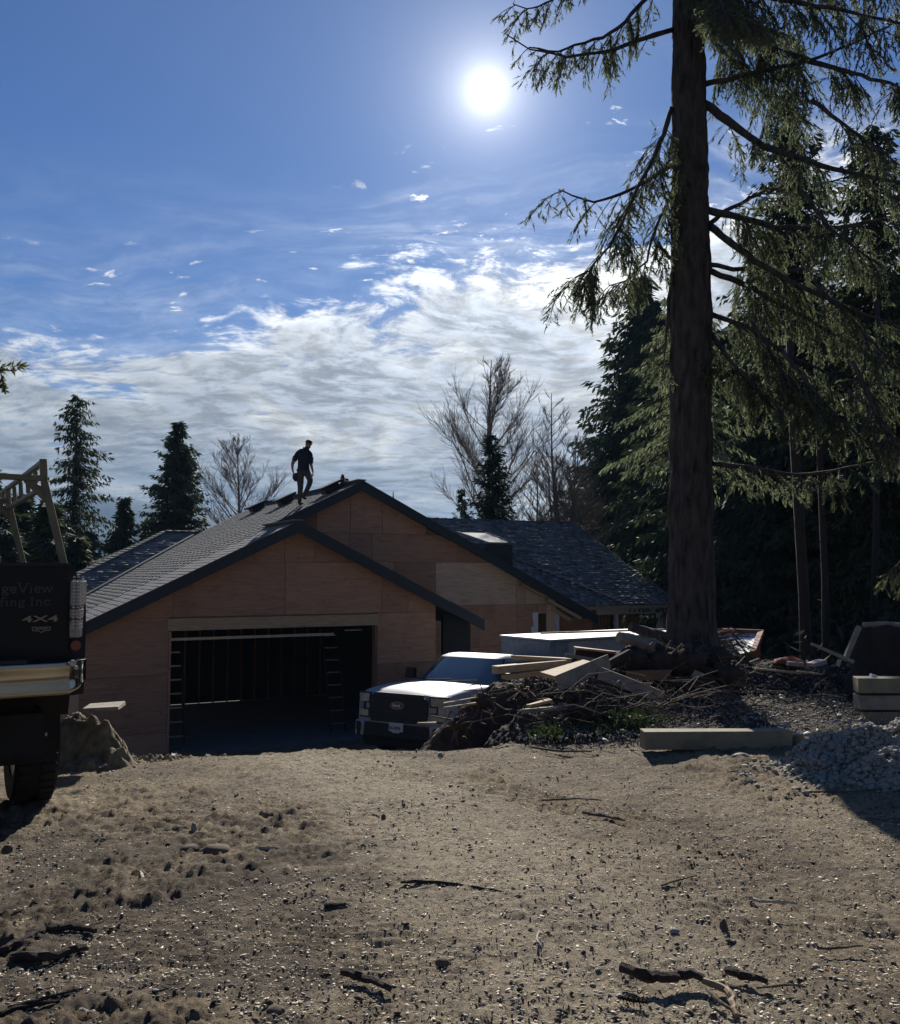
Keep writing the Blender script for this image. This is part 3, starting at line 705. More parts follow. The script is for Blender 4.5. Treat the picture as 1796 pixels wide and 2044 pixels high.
# eave boards
def board(s0, s1, q, z, h=.12, m=M_lum, n='eave_board', t=.04): mb = MB(); mb.box(((s0 + s1) / 2, q, z - h / 2), (s1 - s0, t, h)); return mb.build(n, m, house)
board(RE - 1.2, h1.x, EQ - .27, h1.z - .045, .12); board(h1.x + .02, sEnd, EQ - .02, EZ - .045, .10)
# wing front wall with openings
WQ = EQ + .55
def rwp(px, py): return loc(onplane(px, py, HB + RR * WQ, RR))
ztop = EZ - .05
def slab(s0, s1, z0, z1_, m=M_ply, n='plywood_panel', q=WQ, t=.1): mb = MB(); mb.box(((s0 + s1) / 2, q + t / 2, (z0 + z1_) / 2), (s1 - s0, t, z1_ - z0)); return mb.build(n, m, house)
g = [rwp(x, 1240).x for x in (1120, 1180, 1195, 1208, 1227, 1233, 1312, 1322, 1352)]
slab(g[0] - .6, g[1], -.6, ztop); 
for i in range(6): slab(g[1] + .02 + i * .085 * 1.6, g[1] + .09 + i * .085 * 1.6, -.5, ztop, M_stud, 'stud', WQ + .02)
slab(g[1], g[3] + .3, -.5, ztop, M_dark, 'inner_wall', WQ + .5)
slab(g[4], g[5], -.5, ztop - .15, M_wrap, 'house_wrap', WQ - .02)
slab(g[5] - .9, g[8], ztop - .30, ztop, M_wrap, 'house_wrap', WQ - .04)
slab(g[5], g[6], -.5, ztop - .3, M_dark, 'inner_wall', WQ + 2.5)
slab(g[6] - .62, g[6] - .05, -.5, ztop - .3, M_ply, 'plywood_panel', WQ + .9)
for i in range(3): slab(g[6] - .62 + i * .2, g[6] - .56 + i * .2, -.5, ztop - .3, M_stud, 'stud', WQ + .8, .06)
slab(g[6], g[7], -.5, ztop - .15, M_wrap, 'house_wrap', WQ - .02)
slab(g[7], g[8] + .3, -.5, ztop - .3)
mb = MB(); mb.beam((g[5] + .9, WQ + 1.4, .8), (g[6] - .4, WQ + 1.4, ztop - .2), .04, .09); mb.build('brace', M_stud, house)
def text_obj(body, size, mat_, parent, M, extrude=.002, name='lettering'):
    cu = bpy.data.curves.new(name, 'FONT'); cu.body = body; cu.size = size; cu.extrude = extrude; cu.resolution_u = 2
    cu.offset = size * 0.012
    tmp = bpy.data.objects.new(name, cu); COL.objects.link(tmp)
    me = bpy.data.meshes.new_from_object(tmp.evaluated_get(bpy.context.evaluated_depsgraph_get()))
    bpy.data.objects.remove(tmp); me.materials.clear(); me.materials.append(mat_)
    o = bpy.data.objects.new(name, me); COL.objects.link(o); o.parent = parent; o.matrix_local = M; return o
text_obj('TYVEK', .34, M_ink, house, Matrix.Translation((rwp(1250, 1210).x, WQ - .045, ztop - .245)) @ Matrix.Rotation(R(90), 4, 'X'))
# --- shingles: the 300 that show largest as parts, the rest of each roof as one part
parts = {'garage_roof': roofo, 'left_wing_roof': lwo, 'right_wing_roof': rwo, 'porch_roof': pwo}
SHN.sort(key=lambda t: t[0])
rest = {}
cnt = 0
for dist, part, vs, mt in SHN:
    if cnt < 300 and part == 'garage_roof' and vs[4].x < 0.3:
        mb = MB(); mb.add(vs, SFACES); mb.build('shingle', mt, parts[part], fixn=False); cnt += 1
    else: rest.setdefault(part, []).append((vs, mt))
for part, L in rest.items():
    V = np.array([[tuple(p) for p in vs] for vs, _ in L], np.float32).reshape(-1, 3)
    Fq = (np.array(SFACES)[None] + (np.arange(len(L)) * 8)[:, None, None]).reshape(-1, 4)
    tag(np_mesh('shingles', V, Fq, L[0][1], parts[part]), kind='stuff')

# --- roof vents, skylight (fixed on the roof: parts of the house)
def slope_frame(s, q):
    A = Vector((0, 1, 0)); B = Lup; N = A.cross(B); N = N if N.z > 0 else -N
    return Matrix.Translation((s, q, zl(s))) @ Matrix((A.cross(N).normalized(), A, N)).transposed().to_4x4()
for (px, py) in ((515, 1013), (572, 999), (662, 976)):
    c = loc(onplane(px, py + 5, PK, NL)); F4 = slope_frame(c.x, c.y); mb = MB()
    def tp(p): return F4 @ Vector(p)
    base = [tp(p) for p in ((-.22, -.22, .0), (.22, -.22, 0), (.22, .22, 0), (-.22, .22, 0))]
    mb.prism(base, F4.to_3x3() @ Vector((0, 0, .16)))
    lid = [tp(p) for p in ((-.34, -.32, .15), (.34, -.32, .15), (.34, .32, .15), (-.34, .32, .15))]
    mb.prism(lid, F4.to_3x3() @ Vector((0, 0, .07)))
    v = mb.build('roof_vent', M_plast, house, bevel=.02)
# skylight on the right slope
c = re(972, 1085); sk_s0, sk_s1 = loc(onplane(941, 1076, HB + RR * 1.0, RR)).x, loc(onplane(1008, 1090, HB + RR * .9, RR)).x
zt = loc(onplane(1006, 1088, HB + RR * .9, RR)).z
mb = MB(); mb.prism([(sk_s0 - .1, .5, zl(sk_s0)), (sk_s1, .5, zl(sk_s1) - .1), (sk_s1, .5, zt), (sk_s0 + .25, .5, zt + .02)], (0, 1.5, 0)); curb = mb.build('skylight_curb', M_fas, house)
mb = MB(); mb.add([(sk_s0 + .28, .45, zt + .035), (sk_s1 + .02, .45, zt + .035), (sk_s1 - .05, 2.05, zt + .42), (sk_s0 + .1, 2.05, zt + .42)], [(0, 1, 2, 3)]); mb.build('skylight_glass', M_sky, curb, fixn=False)
mb = MB()
for a, b in (((sk_s0 + .26, .43, zt + .04), (sk_s1 + .04, .43, zt + .04)), ((sk_s1 + .04, .43, zt + .04), (sk_s1 - .04, 2.07, zt + .425)), ((sk_s0 + .08, 2.07, zt + .425), (sk_s1 - .04, 2.07, zt + .425)), ((sk_s0 + .26, .43, zt + .04), (sk_s0 + .08, 2.07, zt + .425))):
    mb.beam(a, b, .05, .04)
mb.build('skylight_frame', M_shA, curb)

def world_of(s, q, z): return HB + U * s + RR * q + Vector((0, 0, z))
# --- ladders leaning inside the garage
def ladder(label, s0, q0, s1, q1, z1_, w=.38, n=9):
    b = world_of((s0), q0, 0.0); t = thing('ladder', label, 'ladder', b, TH, 'ladders in the garage')
    d = Vector((s1 - s0, q1 - q0, z1_))
    for sg in (-1, 1): mb = MB(); mb.beam((sg * w / 2, 0, 0), d + Vector((sg * w / 2, 0, 0)), .03, .07, (0, 1, 0)); mb.build('rail', M_dark if sg < 0 else M_dark, t)
    for i in range(n): p = d * ((i + .6) / n); mb = MB(); mb.beam(p + Vector((-w / 2, 0, 0)), p + Vector((w / 2, 0, 0)), .035, .03); mb.build('rung', M_steel, t)
ladder('tall ladder leaning inside the garage by the left jamb', dS0 + .38, WQF + 1.0, dS0 + .42, WQF + 1.9, 2.75)
ladder('tall ladder leaning inside the garage by the right jamb', dS1 - .55, WQF + 1.0, dS1 - .52, WQF + 1.9, 2.7)
# ------------------------------------------------------------------ pickups
def arc(cy, cz, r, a0, a1, n): return [(cy + r * math.cos(R(a0 + (a1 - a0) * i / (n - 1))), cz + r * math.sin(R(a0 + (a1 - a0) * i / (n - 1)))) for i in range(n)]
def fnose(x): return 0.15 * abs(x) ** 3.2
def pickup(name, label, cat, paint, locv, rotz, pitch=0.0, lift=0.0, wr=.40, deck=0.0, shoulder=.06):
    """deck lengthens the load bed"""
    t = thing(name, label, cat, locv, rotz); t.rotation_euler = (pitch, 0, rotz)
    L = lift
    def prof(ax):
        """side outline at lateral station ax (0..1)"""
        out = ax > .885
        dr = shoulder * (max(0, ax - .885) / .115) ** 1.6 + (.06 if ax > .99 else 0)
        bz = .93 + L if not out else 1.38 + L - dr
        crown = -.05 * ax * ax - dr * .8
        p = [(-2.93, .66 + L * .8), (-2.95, 1.0 + L), (-2.93, 1.40 + L - dr), (-2.87, 1.40 + L - dr), (-2.86, bz), (-.98, bz), (-.97, 1.36 + L - dr), (1.1, 1.33 + L - dr),
             (1.25, 1.36 + L + crown), (2.0, 1.33 + L + crown), (2.5, 1.28 + L + crown), (2.78, 1.235 + L + crown), (2.90, 1.17 + L + crown * .6), (2.95, 1.0 + L), (2.95, .62 + L), (2.90, .52 + L), (2.46, .50 + L)]
        p += arc(1.95, .42 + L * .6, .50, 10, 170, 9)
        p += [(1.40, .44 + L), (-1.33, .44 + L)]
        p += arc(-1.83, .42 + L * .6, .50, 10, 170, 9)
        p += [(-2.4, .58 + L)]
        q = []
        for (y, z) in p:
            if y > -1.2: y0_ = y
            if y > 1.3: y -= fnose(ax) * ss(1.3, 2.6, y)
            if y < -2.6 and ax > .93: y += (ax - .93) * .7
            q.append((y + (deck if y > -1.25 else 0), z))
        return q
    xs = [-1.01, -1.0, -.97, -.93, -.89, -.88, -.7, -.45, -.2, 0, .2, .45, .7, .88, .89, .93, .97, 1.0, 1.01]
    mb = MB(); rings = []
    for x in xs:
        ax = min(abs(x), 1.0); rings.append([(x if abs(x) <= 1 else math.copysign(1.005, x), float(y), float(z)) for y, z in prof(abs(x) if abs(x) <= 1 else 1.0)])
    rings = rings[1:-1]
    mb.loft(rings); mb.build('body', paint, t, smooth=2)
    # cab
    lv = [(1.30, 1.22, -.96, .95), (1.42, 1.05, -.96, .935), (1.60, .78, -.95, .87), (1.80, .47, -.93, .79), (1.88, .34, -.90, .75), (1.93, .12, -.80, .68), (1.95, -.05, -.65, .55)]
    def lvat(z):
        for i in range(len(lv) - 1):
            if z <= lv[i + 1][0]:
                k_ = (z - lv[i][0]) / (lv[i + 1][0] - lv[i][0]); return [lv[i][j] + (lv[i + 1][j] - lv[i][j]) * k_ for j in range(4)]
        return lv[-1]
    def cabp(z, a, off=0.0):
        _, y1, y0, hw = lvat(z); n_ = 5.5; yc, hl = (y1 + y0) / 2, (y1 - y0) / 2 + off; hw += off
        c_, s_ = math.cos(a), math.sin(a)
        return (hw * math.copysign(abs(c_) ** (2 / n_), c_), yc + hl * math.copysign(abs(s_) ** (2 / n_), s_) - (0.04 * (abs(c_)) if s_ > 0 else 0), z + L)
    lv0 = lv; lv = [(a, b + deck, c + deck, d) for a, b, c, d in lv]; mb = MB(); mb.loft([[cabp(z[0], 2 * math.pi * (j + .5) / 48) for j in range(48)] for z in lv]); mb.build('cab', paint, t, smooth=2)
    def patch(nm, m, za, zb, a0, a1, na=12, nz=6, off=.008):
        mb = MB(); g_ = [[cabp(za + (zb - za) * i / nz, a0 + (a1 - a0) * j / na, off) for j in range(na + 1)] for i in range(nz + 1)]
        mb.loft(g_, closed=False, caps=False); return mb.build(nm, m, t, smooth=True, fixn=False)
    patch('windscreen', M_glass, 1.36, 1.855, R(18), R(162), 24)
    patch('rear_window', M_glass, 1.45, 1.80, R(205), R(335), 16)
    patch('side_window', M_glass, 1.42, 1.80, R(-16), R(13.5), 12); patch('side_window', M_glass, 1.42, 1.80, R(166.5), R(196), 12)
    for sg in (-1, 1):
        mb = MB(); mb.box((sg * 1.12, .80 + deck, 1.48 + L), (.22, .12, .22)); mb.beam((sg * .96, .82 + deck, 1.40 + L), (sg * 1.08, .8 + deck, 1.42 + L), .06, .05); mb.build('wing_mirror', M_plast, t, bevel=.02)
        mb = MB(); mb.box((sg * 1.012, .1 + deck, 1.18 + L), (.03, .2, .035)); mb.build('door_handle', paint, t)
    # underside
    mb = MB(); mb.box((0, deck / 2, .52 + L), (1.5, 5.3 + deck, .22)); mb.build('chassis', M_under, t)
    for sx_ in (-1, 1):
        for cy_ in (1.95 + deck, -1.83):
            w = MB(); n = 32; prof_ = [(wr * .60, -.12), (wr * .93, -.135), (wr, -.10), (wr, .10), (wr * .93, .135), (wr * .60, .12)]
            w.loft([[(sx_ * .84 + b, cy_ + a * math.cos(2 * math.pi * j / n), wr + a * math.sin(2 * math.pi * j / n)) for j in range(n)] for a, b in prof_], caps=False)
            for j in range(40):      # tread blocks
                a_ = 2 * math.pi * j / 40
                for bx in (-.07, .07):
                    Mx = Matrix.Rotation(a_, 3, 'X'); w.box(Vector((sx_ * .84 + bx, cy_, wr)) + Mx @ Vector((0, 0, wr + .004)), (.09, .04, .018), Mx)
            tyre = w.build('tyre', M_rub, t)
            w = MB(); w.loft([[(sx_ * .84 + b, cy_ + a * math.cos(2 * math.pi * j / n), wr + a * math.sin(2 * math.pi * j / n)) for j in range(n)] for a, b in ((.03, sx_ * .10), (wr * .3, sx_ * .10), (wr * .52, sx_ * .06), (wr * .62, sx_ * .12), (wr * .62, -sx_ * .11))], caps=True)
            w.build('rim', M_steel, tyre, smooth=2)
    return t

# --- white pickup, nose up on the slope beside the garage
a_ = R(30); fc = at(792, 1437, 17.0)
back = Vector((math.sin(a_), math.cos(a_), 0))
WG = -1.90
wt = pickup('pickup_truck', 'white pickup truck parked nose out beside the garage behind the debris pile', 'pickup truck', M_white,
            (fc.x + back.x * 2.93, fc.y + back.y * 2.93, WG - .26), math.pi - a_, R(5.0), 0.0, .40)
def fyy(x): return 2.955 - fnose(x)
mb = MB(); mb.prism([(-.60, 2.93, .63), (.60, 2.93, .63), (.645, 2.93, .74), (.645, 2.93, 1.04), (.53, 2.93, 1.17), (-.53, 2.93, 1.17), (-.645, 2.93, 1.04), (-.645, 2.93, .74)], (0, .05, 0)); gr = mb.build('grille', M_plast, wt, bevel=.01)
for z in (.72, .82, .91, 1.0, 1.09):
    mb = MB(); mb.box((0, 2.985, z), (1.20, .03, .035)); mb.build('grille_bar', M_plast, gr, bevel=.006)
def disc(mb_, cx, y, cz, rx, rz, th, n=28): mb_.prism([(cx + rx * math.cos(2 * math.pi * i / n), y, cz + rz * math.sin(2 * math.pi * i / n)) for i in range(n)], (0, th, 0))
mb = MB(); disc(mb, 0, 2.99, .945, .150, .068, .025); em = mb.build('oval_emblem', M_badge, wt)
mb = MB(); disc(mb, 0, 3.012, .945, .135, .053, .008); mb.build('emblem_field', M_blue, em)
tx = text_obj('Ford', .085, M_chrome, em, Matrix.Translation((.088, 3.022, .918)) @ Matrix.Rotation(R(180), 4, 'Z') @ Matrix.Rotation(R(90), 4, 'X'))
mb = MB(); mb.prism([(-.93, 2.90, .60), (.93, 2.90, .60), (.90, 2.88, .34), (-.90, 2.88, .34)], (0, .1, 0)); mb.build('bumper', M_plast, wt, bevel=.02)
mb = MB(); mb.prism([(-.85, 2.84, .36), (.85, 2.84, .36), (.80, 2.80, .16), (-.80, 2.80, .16)], (0, .05, 0)); mb.build('air_dam', M_plast, wt)
for sg in (-1, 1):
    def S(pts): return [(sg * x, fyy(x) - .012, z) for x, z in pts]
    hl = [(.66, 1.13), (.99, 1.13), (1.0, 1.05), (.95, .95), (.95, .72), (.70, .72), (.70, .80), (.84, .80), (.84, .94), (.72, .94)]
    mb = MB()
    c1 = [(.67, 1.13), (.985, 1.13), (.99, 1.06), (.95, .97), (.70, .97)]; c2 = [(.83, .975), (.95, .975), (.95, .825), (.83, .825)]; c3 = [(.70, .83), (.95, .83), (.94, .70), (.70, .70)]
    for c_ in (c1, c2, c3): mb.prism(S(c_), (0, .035, 0))
    h = mb.build('headlight', M_lens, wt)
    mb = MB()
    for c_ in ([(.655, 1.155), (1.0, 1.155), (1.0, 1.125), (.655, 1.125)], [(.685, .705), (.945, .705), (.945, .675), (.685, .675)], [(.65, 1.145), (.675, 1.145), (.70, .95), (.675, .95)], [(.80, .975), (.83, .975), (.83, .82), (.80, .82)], [(.69, .975), (.81, .975), (.81, .95), (.69, .95)], [(.69, .85), (.81, .85), (.81, .825), (.69, .825)]):
        mb.prism(S(c_), (0, .04, 0))
    mb.build('headlight_trim', M_plast, h)
    mb = MB(); mb.prism([(sg * .72, 2.90, .62), (sg * .99, 2.80, .62), (sg * 1.0, 2.78, .34), (sg * .74, 2.88, .34)], (0, .13, 0)); bc = mb.build('bumper_corner', M_white, wt, bevel=.03)
    mb = MB(); mb.prism([(sg * .80, 3.012, .56), (sg * .92, 2.965, .56), (sg * .93, 2.96, .46), (sg * .88, 2.98, .42), (sg * .80, 3.01, .44)], (0, .02, 0)); mb.build('fog_light', M_plast, bc)
mb = MB(); mb.prism([(-.155, 3.0, .47), (.155, 3.0, .47), (.155, 3.0, .63), (-.155, 3.0, .63)], (0, .012, 0)); mb.prism([(-.07, 3.0, .445), (.07, 3.0, .445), (.09, 3.0, .472), (-.09, 3.0, .472)], (0, .012, 0)); pl = mb.build('number_plate', M_plate, wt)
text_obj('RX-4096', .082, M_ink, pl, Matrix.Translation((.150, 3.016, .505)) @ Matrix.Rotation(R(180), 4, 'Z') @ Matrix.Rotation(R(90), 4, 'X') @ Matrix.Diagonal((.86, 1.1, 1, 1)))
for x in (-.05, .55):
    mb = MB(); mb.beam((x, 1.26, 1.375), (x - .62, 1.16, 1.42), .03, .02); mb.build('wiper', M_plast, wt)

# --- black roofing truck at the left edge
T_c = at(175, 1200, 5.55); LIFT = .22
TH_H, U_H, RR_H = TH, U, RR
TH = R(31.6); U = Vector((math.cos(TH), math.sin(TH), 0)); RR = Vector((-math.sin(TH), math.cos(TH), 0))
fw = RR
org = T_c + RR * 2.93 - U * 1.0; org.z = -.07
bt = pickup('roofing_truck', 'lifted black pickup truck cut off by the frame, seen from behind with chrome bumper', 'pickup truck', M_black, org, TH, 0, LIFT, .43, 4.2, .20)
zo = -org.z
YR = -2.955
def rearpt(px, py, dy=0.0):
    p = onplane(px, py, org + RR * (YR + dy), RR) - org; return (p.dot(U), p.z)
# tail lamp: tall clear lens with two red bands
def lampz(py): return rearpt(160, py)[1]
xL, xR = rearpt(139, 1200)[0], .985
zt_, zb_ = lampz(1158), lampz(1272)
tl = None
def lampseg(z0, z1, m, nm, xr0=xR, xr1=xR, grow=0.0):
    mb = MB(); mb.prism([(xL, YR - .03 - grow, z0), (xr0 - .03, YR - .02 - grow, z0), (xr0 + .02, YR + .10, z0), (xr0 + .02, YR + .25, z0), (xL, YR + .25, z0)], (0, 0, z1 - z0)); return mb.build(nm, m, bt, bevel=.006)
dz_ = zt_ - zb_
tl = lampseg(zb_, zb_ + dz_ * .30, M_lens, 'tail_lamp'); 
for a0, a1, m in ((.30, .345, M_red), (.345, .50, M_lens), (.50, .545, M_red), (.545, .99, M_lens)):
    s_ = lampseg(zb_ + dz_ * a0, zb_ + dz_ * a1, m, 'tail_lamp', grow=.004 if m is M_red else 0)
s2 = MB()
for i in range(16):
    for k_ in range(3):
        s2.box((xL + (xR - xL) * (.2 + .26 * k_), YR - .032, zb_ + .06 + i * dz_ / 17), ((xR - xL) * .16, .006, .010))
s2.build('lamp_ribs', M_steel, tl)
x0_, z0_ = rearpt(149, 1288); mb = MB(); disc(mb, x0_, YR - .045, z0_, .030, .030, .03); mb.build('red_reflector', M_red, bt)
# chrome bumper, bulging, with dark step line and two plugs
zt2, zb2 = rearpt(100, 1318)[1], rearpt(100, 1382)[1]
mb = MB(); rings = []
for i in range(33):
    x = -1.0 + 2.0 * i / 32; e_ = max(0, abs(x) - .86) / .14; yy = YR - .20 + .20 * e_ ** 2.2; hh = (zt2 - zb2) * (1 - .35 * e_ ** 2)
    zc = (zt2 + zb2) / 2 + .03 * e_; rings.append([(x, yy + .045 - .045 * math.sin(R(a)) - (.02 * math.cos(R(a * 2))), zc + hh / 2 * math.cos(R(a))) for a in range(0, 181, 15)] + [(x, yy + .13, zc - hh / 2), (x, yy + .13, zc + hh / 2)])
mb.loft(rings); bmp = mb.build('rear_bumper', M_chrome, bt, smooth=2)
mb = MB(); mb.box((0, YR - .10, zt2 + .012), (1.3, .16, .02)); mb.build('bumper_step', M_plast, bmp)
for (px, py, r_) in ((145, 1324, .018), (152, 1333, .011)):
    x, z = rearpt(px, py, -.2); mb = MB(); disc(mb, x, YR - .215, z, r_, r_, .03); mb.build('bumper_plug', M_steel, bmp)
# mud flap below the bumper
mb = MB(); mb.prism([(.54, -2.32, .34), (.90, -2.32, .34), (.955, -2.32, .42), (.955, -2.32, .80), (.54, -2.32, .80)], (0, .02, 0)); mf = mb.build('mud_flap', M_rub, bt)
x, z = rearpt(123, 1443); mb = MB(); mb.box((.80, -2.335, .42), (.09, .01, .012)); mb.box((.86, -2.335, .52), (.03, .01, .02)); mb.build('flap_clip', M_steel, mf)
mb = MB(); mb.box((0, -2.6, .60), (1.6, .4, .25)); mb.build('tow_frame', M_under, bt)
# tailgate shut-line, 4X4, badge, roof firm's lettering (serif letters built from strokes)
SER = {
 'g': ([[(.45, .52), (.2, .58), (.08, .38), (.2, .2), (.4, .24), (.48, .4), (.45, .52)], [(.45, .52), (.62, .6)], [(.2, .2), (.1, .08), (.45, .02), (.55, -.12), (.3, -.24), (.06, -.14), (.14, .02)]], .62),
 'e': ([[(.08, .32), (.52, .34), (.46, .54), (.28, .6), (.1, .46), (.08, .26), (.2, .06), (.4, .03), (.52, .14)]], .6),
 'V': ([[(.08, .95), (.42, .02), (.76, .95)], [(-.04, .95), (.24, .95)], [(.62, .95), (.88, .95)]], .86),
 'i': ([[(.18, .58), (.18, .0)], [(.04, .58), (.2, .58)], [(.02, .0), (.34, .0)], [(.18, .82), (.18, .9)]], .38),
 'w': ([[(.06, .58), (.26, .02), (.44, .58), (.64, .02), (.84, .58)], [(-.02, .58), (.18, .58)], [(.72, .58), (.94, .58)], [(.36, .58), (.5, .58)]], .96),
 'f': ([[(.48, .84), (.36, .95), (.22, .86), (.2, .7), (.2, .0)], [(.04, .58), (.42, .58)], [(.04, .0), (.38, .0)]], .42),
 'n': ([[(.16, .58), (.16, .0)], [(.02, .58), (.16, .58)], [(.16, .44), (.34, .6), (.5, .5), (.5, .0)], [(.02, .0), (.3, .0)], [(.38, .0), (.64, .0)]], .68),
 'I': ([[(.2, .95), (.2, .0)], [(.02, .95), (.38, .95)], [(.02, .0), (.38, .0)]], .44),
 'c': ([[(.5, .46), (.36, .6), (.14, .5), (.08, .3), (.18, .08), (.36, .02), (.52, .14)]], .58),
 '.': ([[(.1, .0), (.1, .09)]], .25), ' ': ([], .34),
 'd': ([[(.46, .95), (.46, .0)], [(.34, .95), (.46, .95)], [(.46, .5), (.24, .6), (.08, .4), (.1, .14), (.26, .0), (.46, .1)], [(.46, .0), (.6, .0)]], .64),
 'R': ([[(.16, .95), (.16, .0)], [(.02, .95), (.45, .95), (.62, .8), (.55, .56), (.16, .5)], [(.36, .5), (.72, .0)], [(.02, .0), (.32, .0)], [(.62, .0), (.84, .0)]], .84),
 'o': ([[(.3, .6), (.1, .46), (.08, .2), (.26, .0), (.46, .08), (.54, .3), (.48, .52), (.3, .6)]], .62)}
def serif(txt, left, right, z, hz, parent, y):
    tot = sum(SER[c_][1] for c_ in txt); h = (right - left) / tot; x = left
    for c_ in txt:
        st, adv = SER[c_]; mb = MB(); k_ = 0
        for s_ in st:
            for a, b in zip(s_[:-1], s_[1:]):
                thin = abs(a[1] - b[1]) < .02; k_ += 1
                w = .055 if thin else .125
                mb.beam((x + a[0] * h, y - k_ * .0002, z + a[1] * hz), (x + b[0] * h, y - k_ * .0002, z + b[1] * hz), w * hz * 1.15, .003, (0, 1, 0))
        if mb.v: mb.build('letter', M_letter, parent)
        x += adv * h
yy = YR - .006
xr, zr = rearpt(107, 1183); serif('geView', rearpt(2, 1183)[0], xr, zr, .060, bt, yy)
xr, zr = rearpt(106, 1208); serif('fing Inc.', rearpt(-2, 1208)[0], xr, zr, .052, bt, yy)
x4, z4 = rearpt(43, 1242); x4b, _ = rearpt(123, 1242)
text_obj('4X4', .052, M_badge, bt, Matrix.Translation((x4, yy - .01, z4)) @ Matrix.Rotation(R(90), 4, 'X') @ Matrix.Diagonal(((x4b - x4) / .098, 1, 1, 1)), .006)
xb_, zb3 = rearpt(82, 1256); mb = MB()
o_ = [(-.050, .012), (.050, .012), (.046, -.008), (.018, -.008), (0, -.020), (-.018, -.008), (-.046, -.008)]
for i in range(7):
    a, b = o_[i], o_[(i + 1) % 7]; mb.beam((xb_ + a[0], yy - .004, zb3 + a[1]), (xb_ + b[0], yy - .004, zb3 + b[1]), .004, .008, (0, 1, 0))
mb.beam((xb_ - .034, yy - .004, zb3 + .002), (xb_ + .034, yy - .004, zb3 + .002), .005, .004, (0, 1, 0)); mb.build('shield_badge', M_badge, bt)
mb = MB(); mb.box((0, YR - .002, 1.405 + LIFT), (1.76, .02, .018)); mb.build('tailgate_trim', M_plast, bt)
# steel ladder rack standing on the bed
ZR = 1.40 + LIFT
rack = MB()
pb = onplane(130, 1126, org + RR * (YR + .12), RR) - org; pt_ = onplane(88, 960, org + RR * (YR + .12), RR) - org; pu = onplane(86, 916, org + RR * (YR + .12), RR) - org
q0 = YR + .12
P_b = Vector((pb.dot(U), q0, ZR - .02)); P_t = Vector((pt_.dot(U), q0, pt_.z)); P_u = Vector((pu.dot(U), q0, pu.z))
def rk(a, b, w=.05, h=.04, nm='rack_bar'): mb = MB(); mb.beam(a, b, w, h, (0, 1, 0)); return mb.build(nm, M_rack, bt, bevel=.006)
def mir(v): return Vector((-v.x, v.y, v.z))
for q_ in (0, 2.0, 4.1):
    d = Vector((0, q_, 0))
    for f_ in (lambda v: v, mir):
        rk(f_(P_b) + d, f_(P_t) + d, .042, .034, 'rack_post'); rk(f_(P_t) + d, f_(P_u) + d, .042, .034, 'rack_post')
        rk(f_(P_t + (P_b - P_t) * .22) + d, f_(P_t + Vector((-.10, 0, 0.01))) + d, .05, .02, 'rack_gusset')
    rk(P_t + d + Vector((0, 0, .015)), mir(P_t) + d + Vector((0, 0, .015)), .035, .045, 'rack_crossbar')
for f_ in (lambda v: v, mir):
    rk(f_(P_u) + Vector((0, -.02, -.02)), f_(P_u) + Vector((0, 4.5, -.02)), .03, .034, 'rack_rail'); rk(f_(P_t) + Vector((0, -.02, -.04)), f_(P_t) + Vector((0, 4.5, -.04)), .03, .034, 'rack_rail')
    for i in range(11): q_ = .35 + i * .4; rk(f_(P_t) + Vector((0, q_, -.02)), f_(P_u) + Vector((0, q_, -.04)), .028, .024, 'rack_strut')

TH, U, RR = TH_H, U_H, RR_H
# ------------------------------------------------------------------ the roofer
def skin_obj(name, verts, edges, rad, mats, root=0, sub=2, parent=None):
    me = bpy.data.meshes.new(name); me.from_pydata([tuple(v) for v in verts], edges, [])
    o = bpy.data.objects.new(name, me); COL.objects.link(o)
    o.modifiers.new('skin', 'SKIN'); 
    for i, r_ in enumerate(rad):
        sv = me.skin_vertices[0].data[i]; sv.radius = r_ if isinstance(r_, tuple) else (r_, r_)
        sv.use_root = (i == root)
    s_ = o.modifiers.new('sub', 'SUBSURF'); s_.levels = s_.render_levels = sub
    me2 = bpy.data.meshes.new_from_object(o.evaluated_get(bpy.context.evaluated_depsgraph_get()))
    bpy.data.objects.remove(o); me2.materials.clear()
    for m in mats: me2.materials.append(m)
    me2.polygons.foreach_set('use_smooth', [True] * len(me2.polygons))
    o = bpy.data.objects.new(name, me2); COL.objects.link(o); o.parent = parent; return o
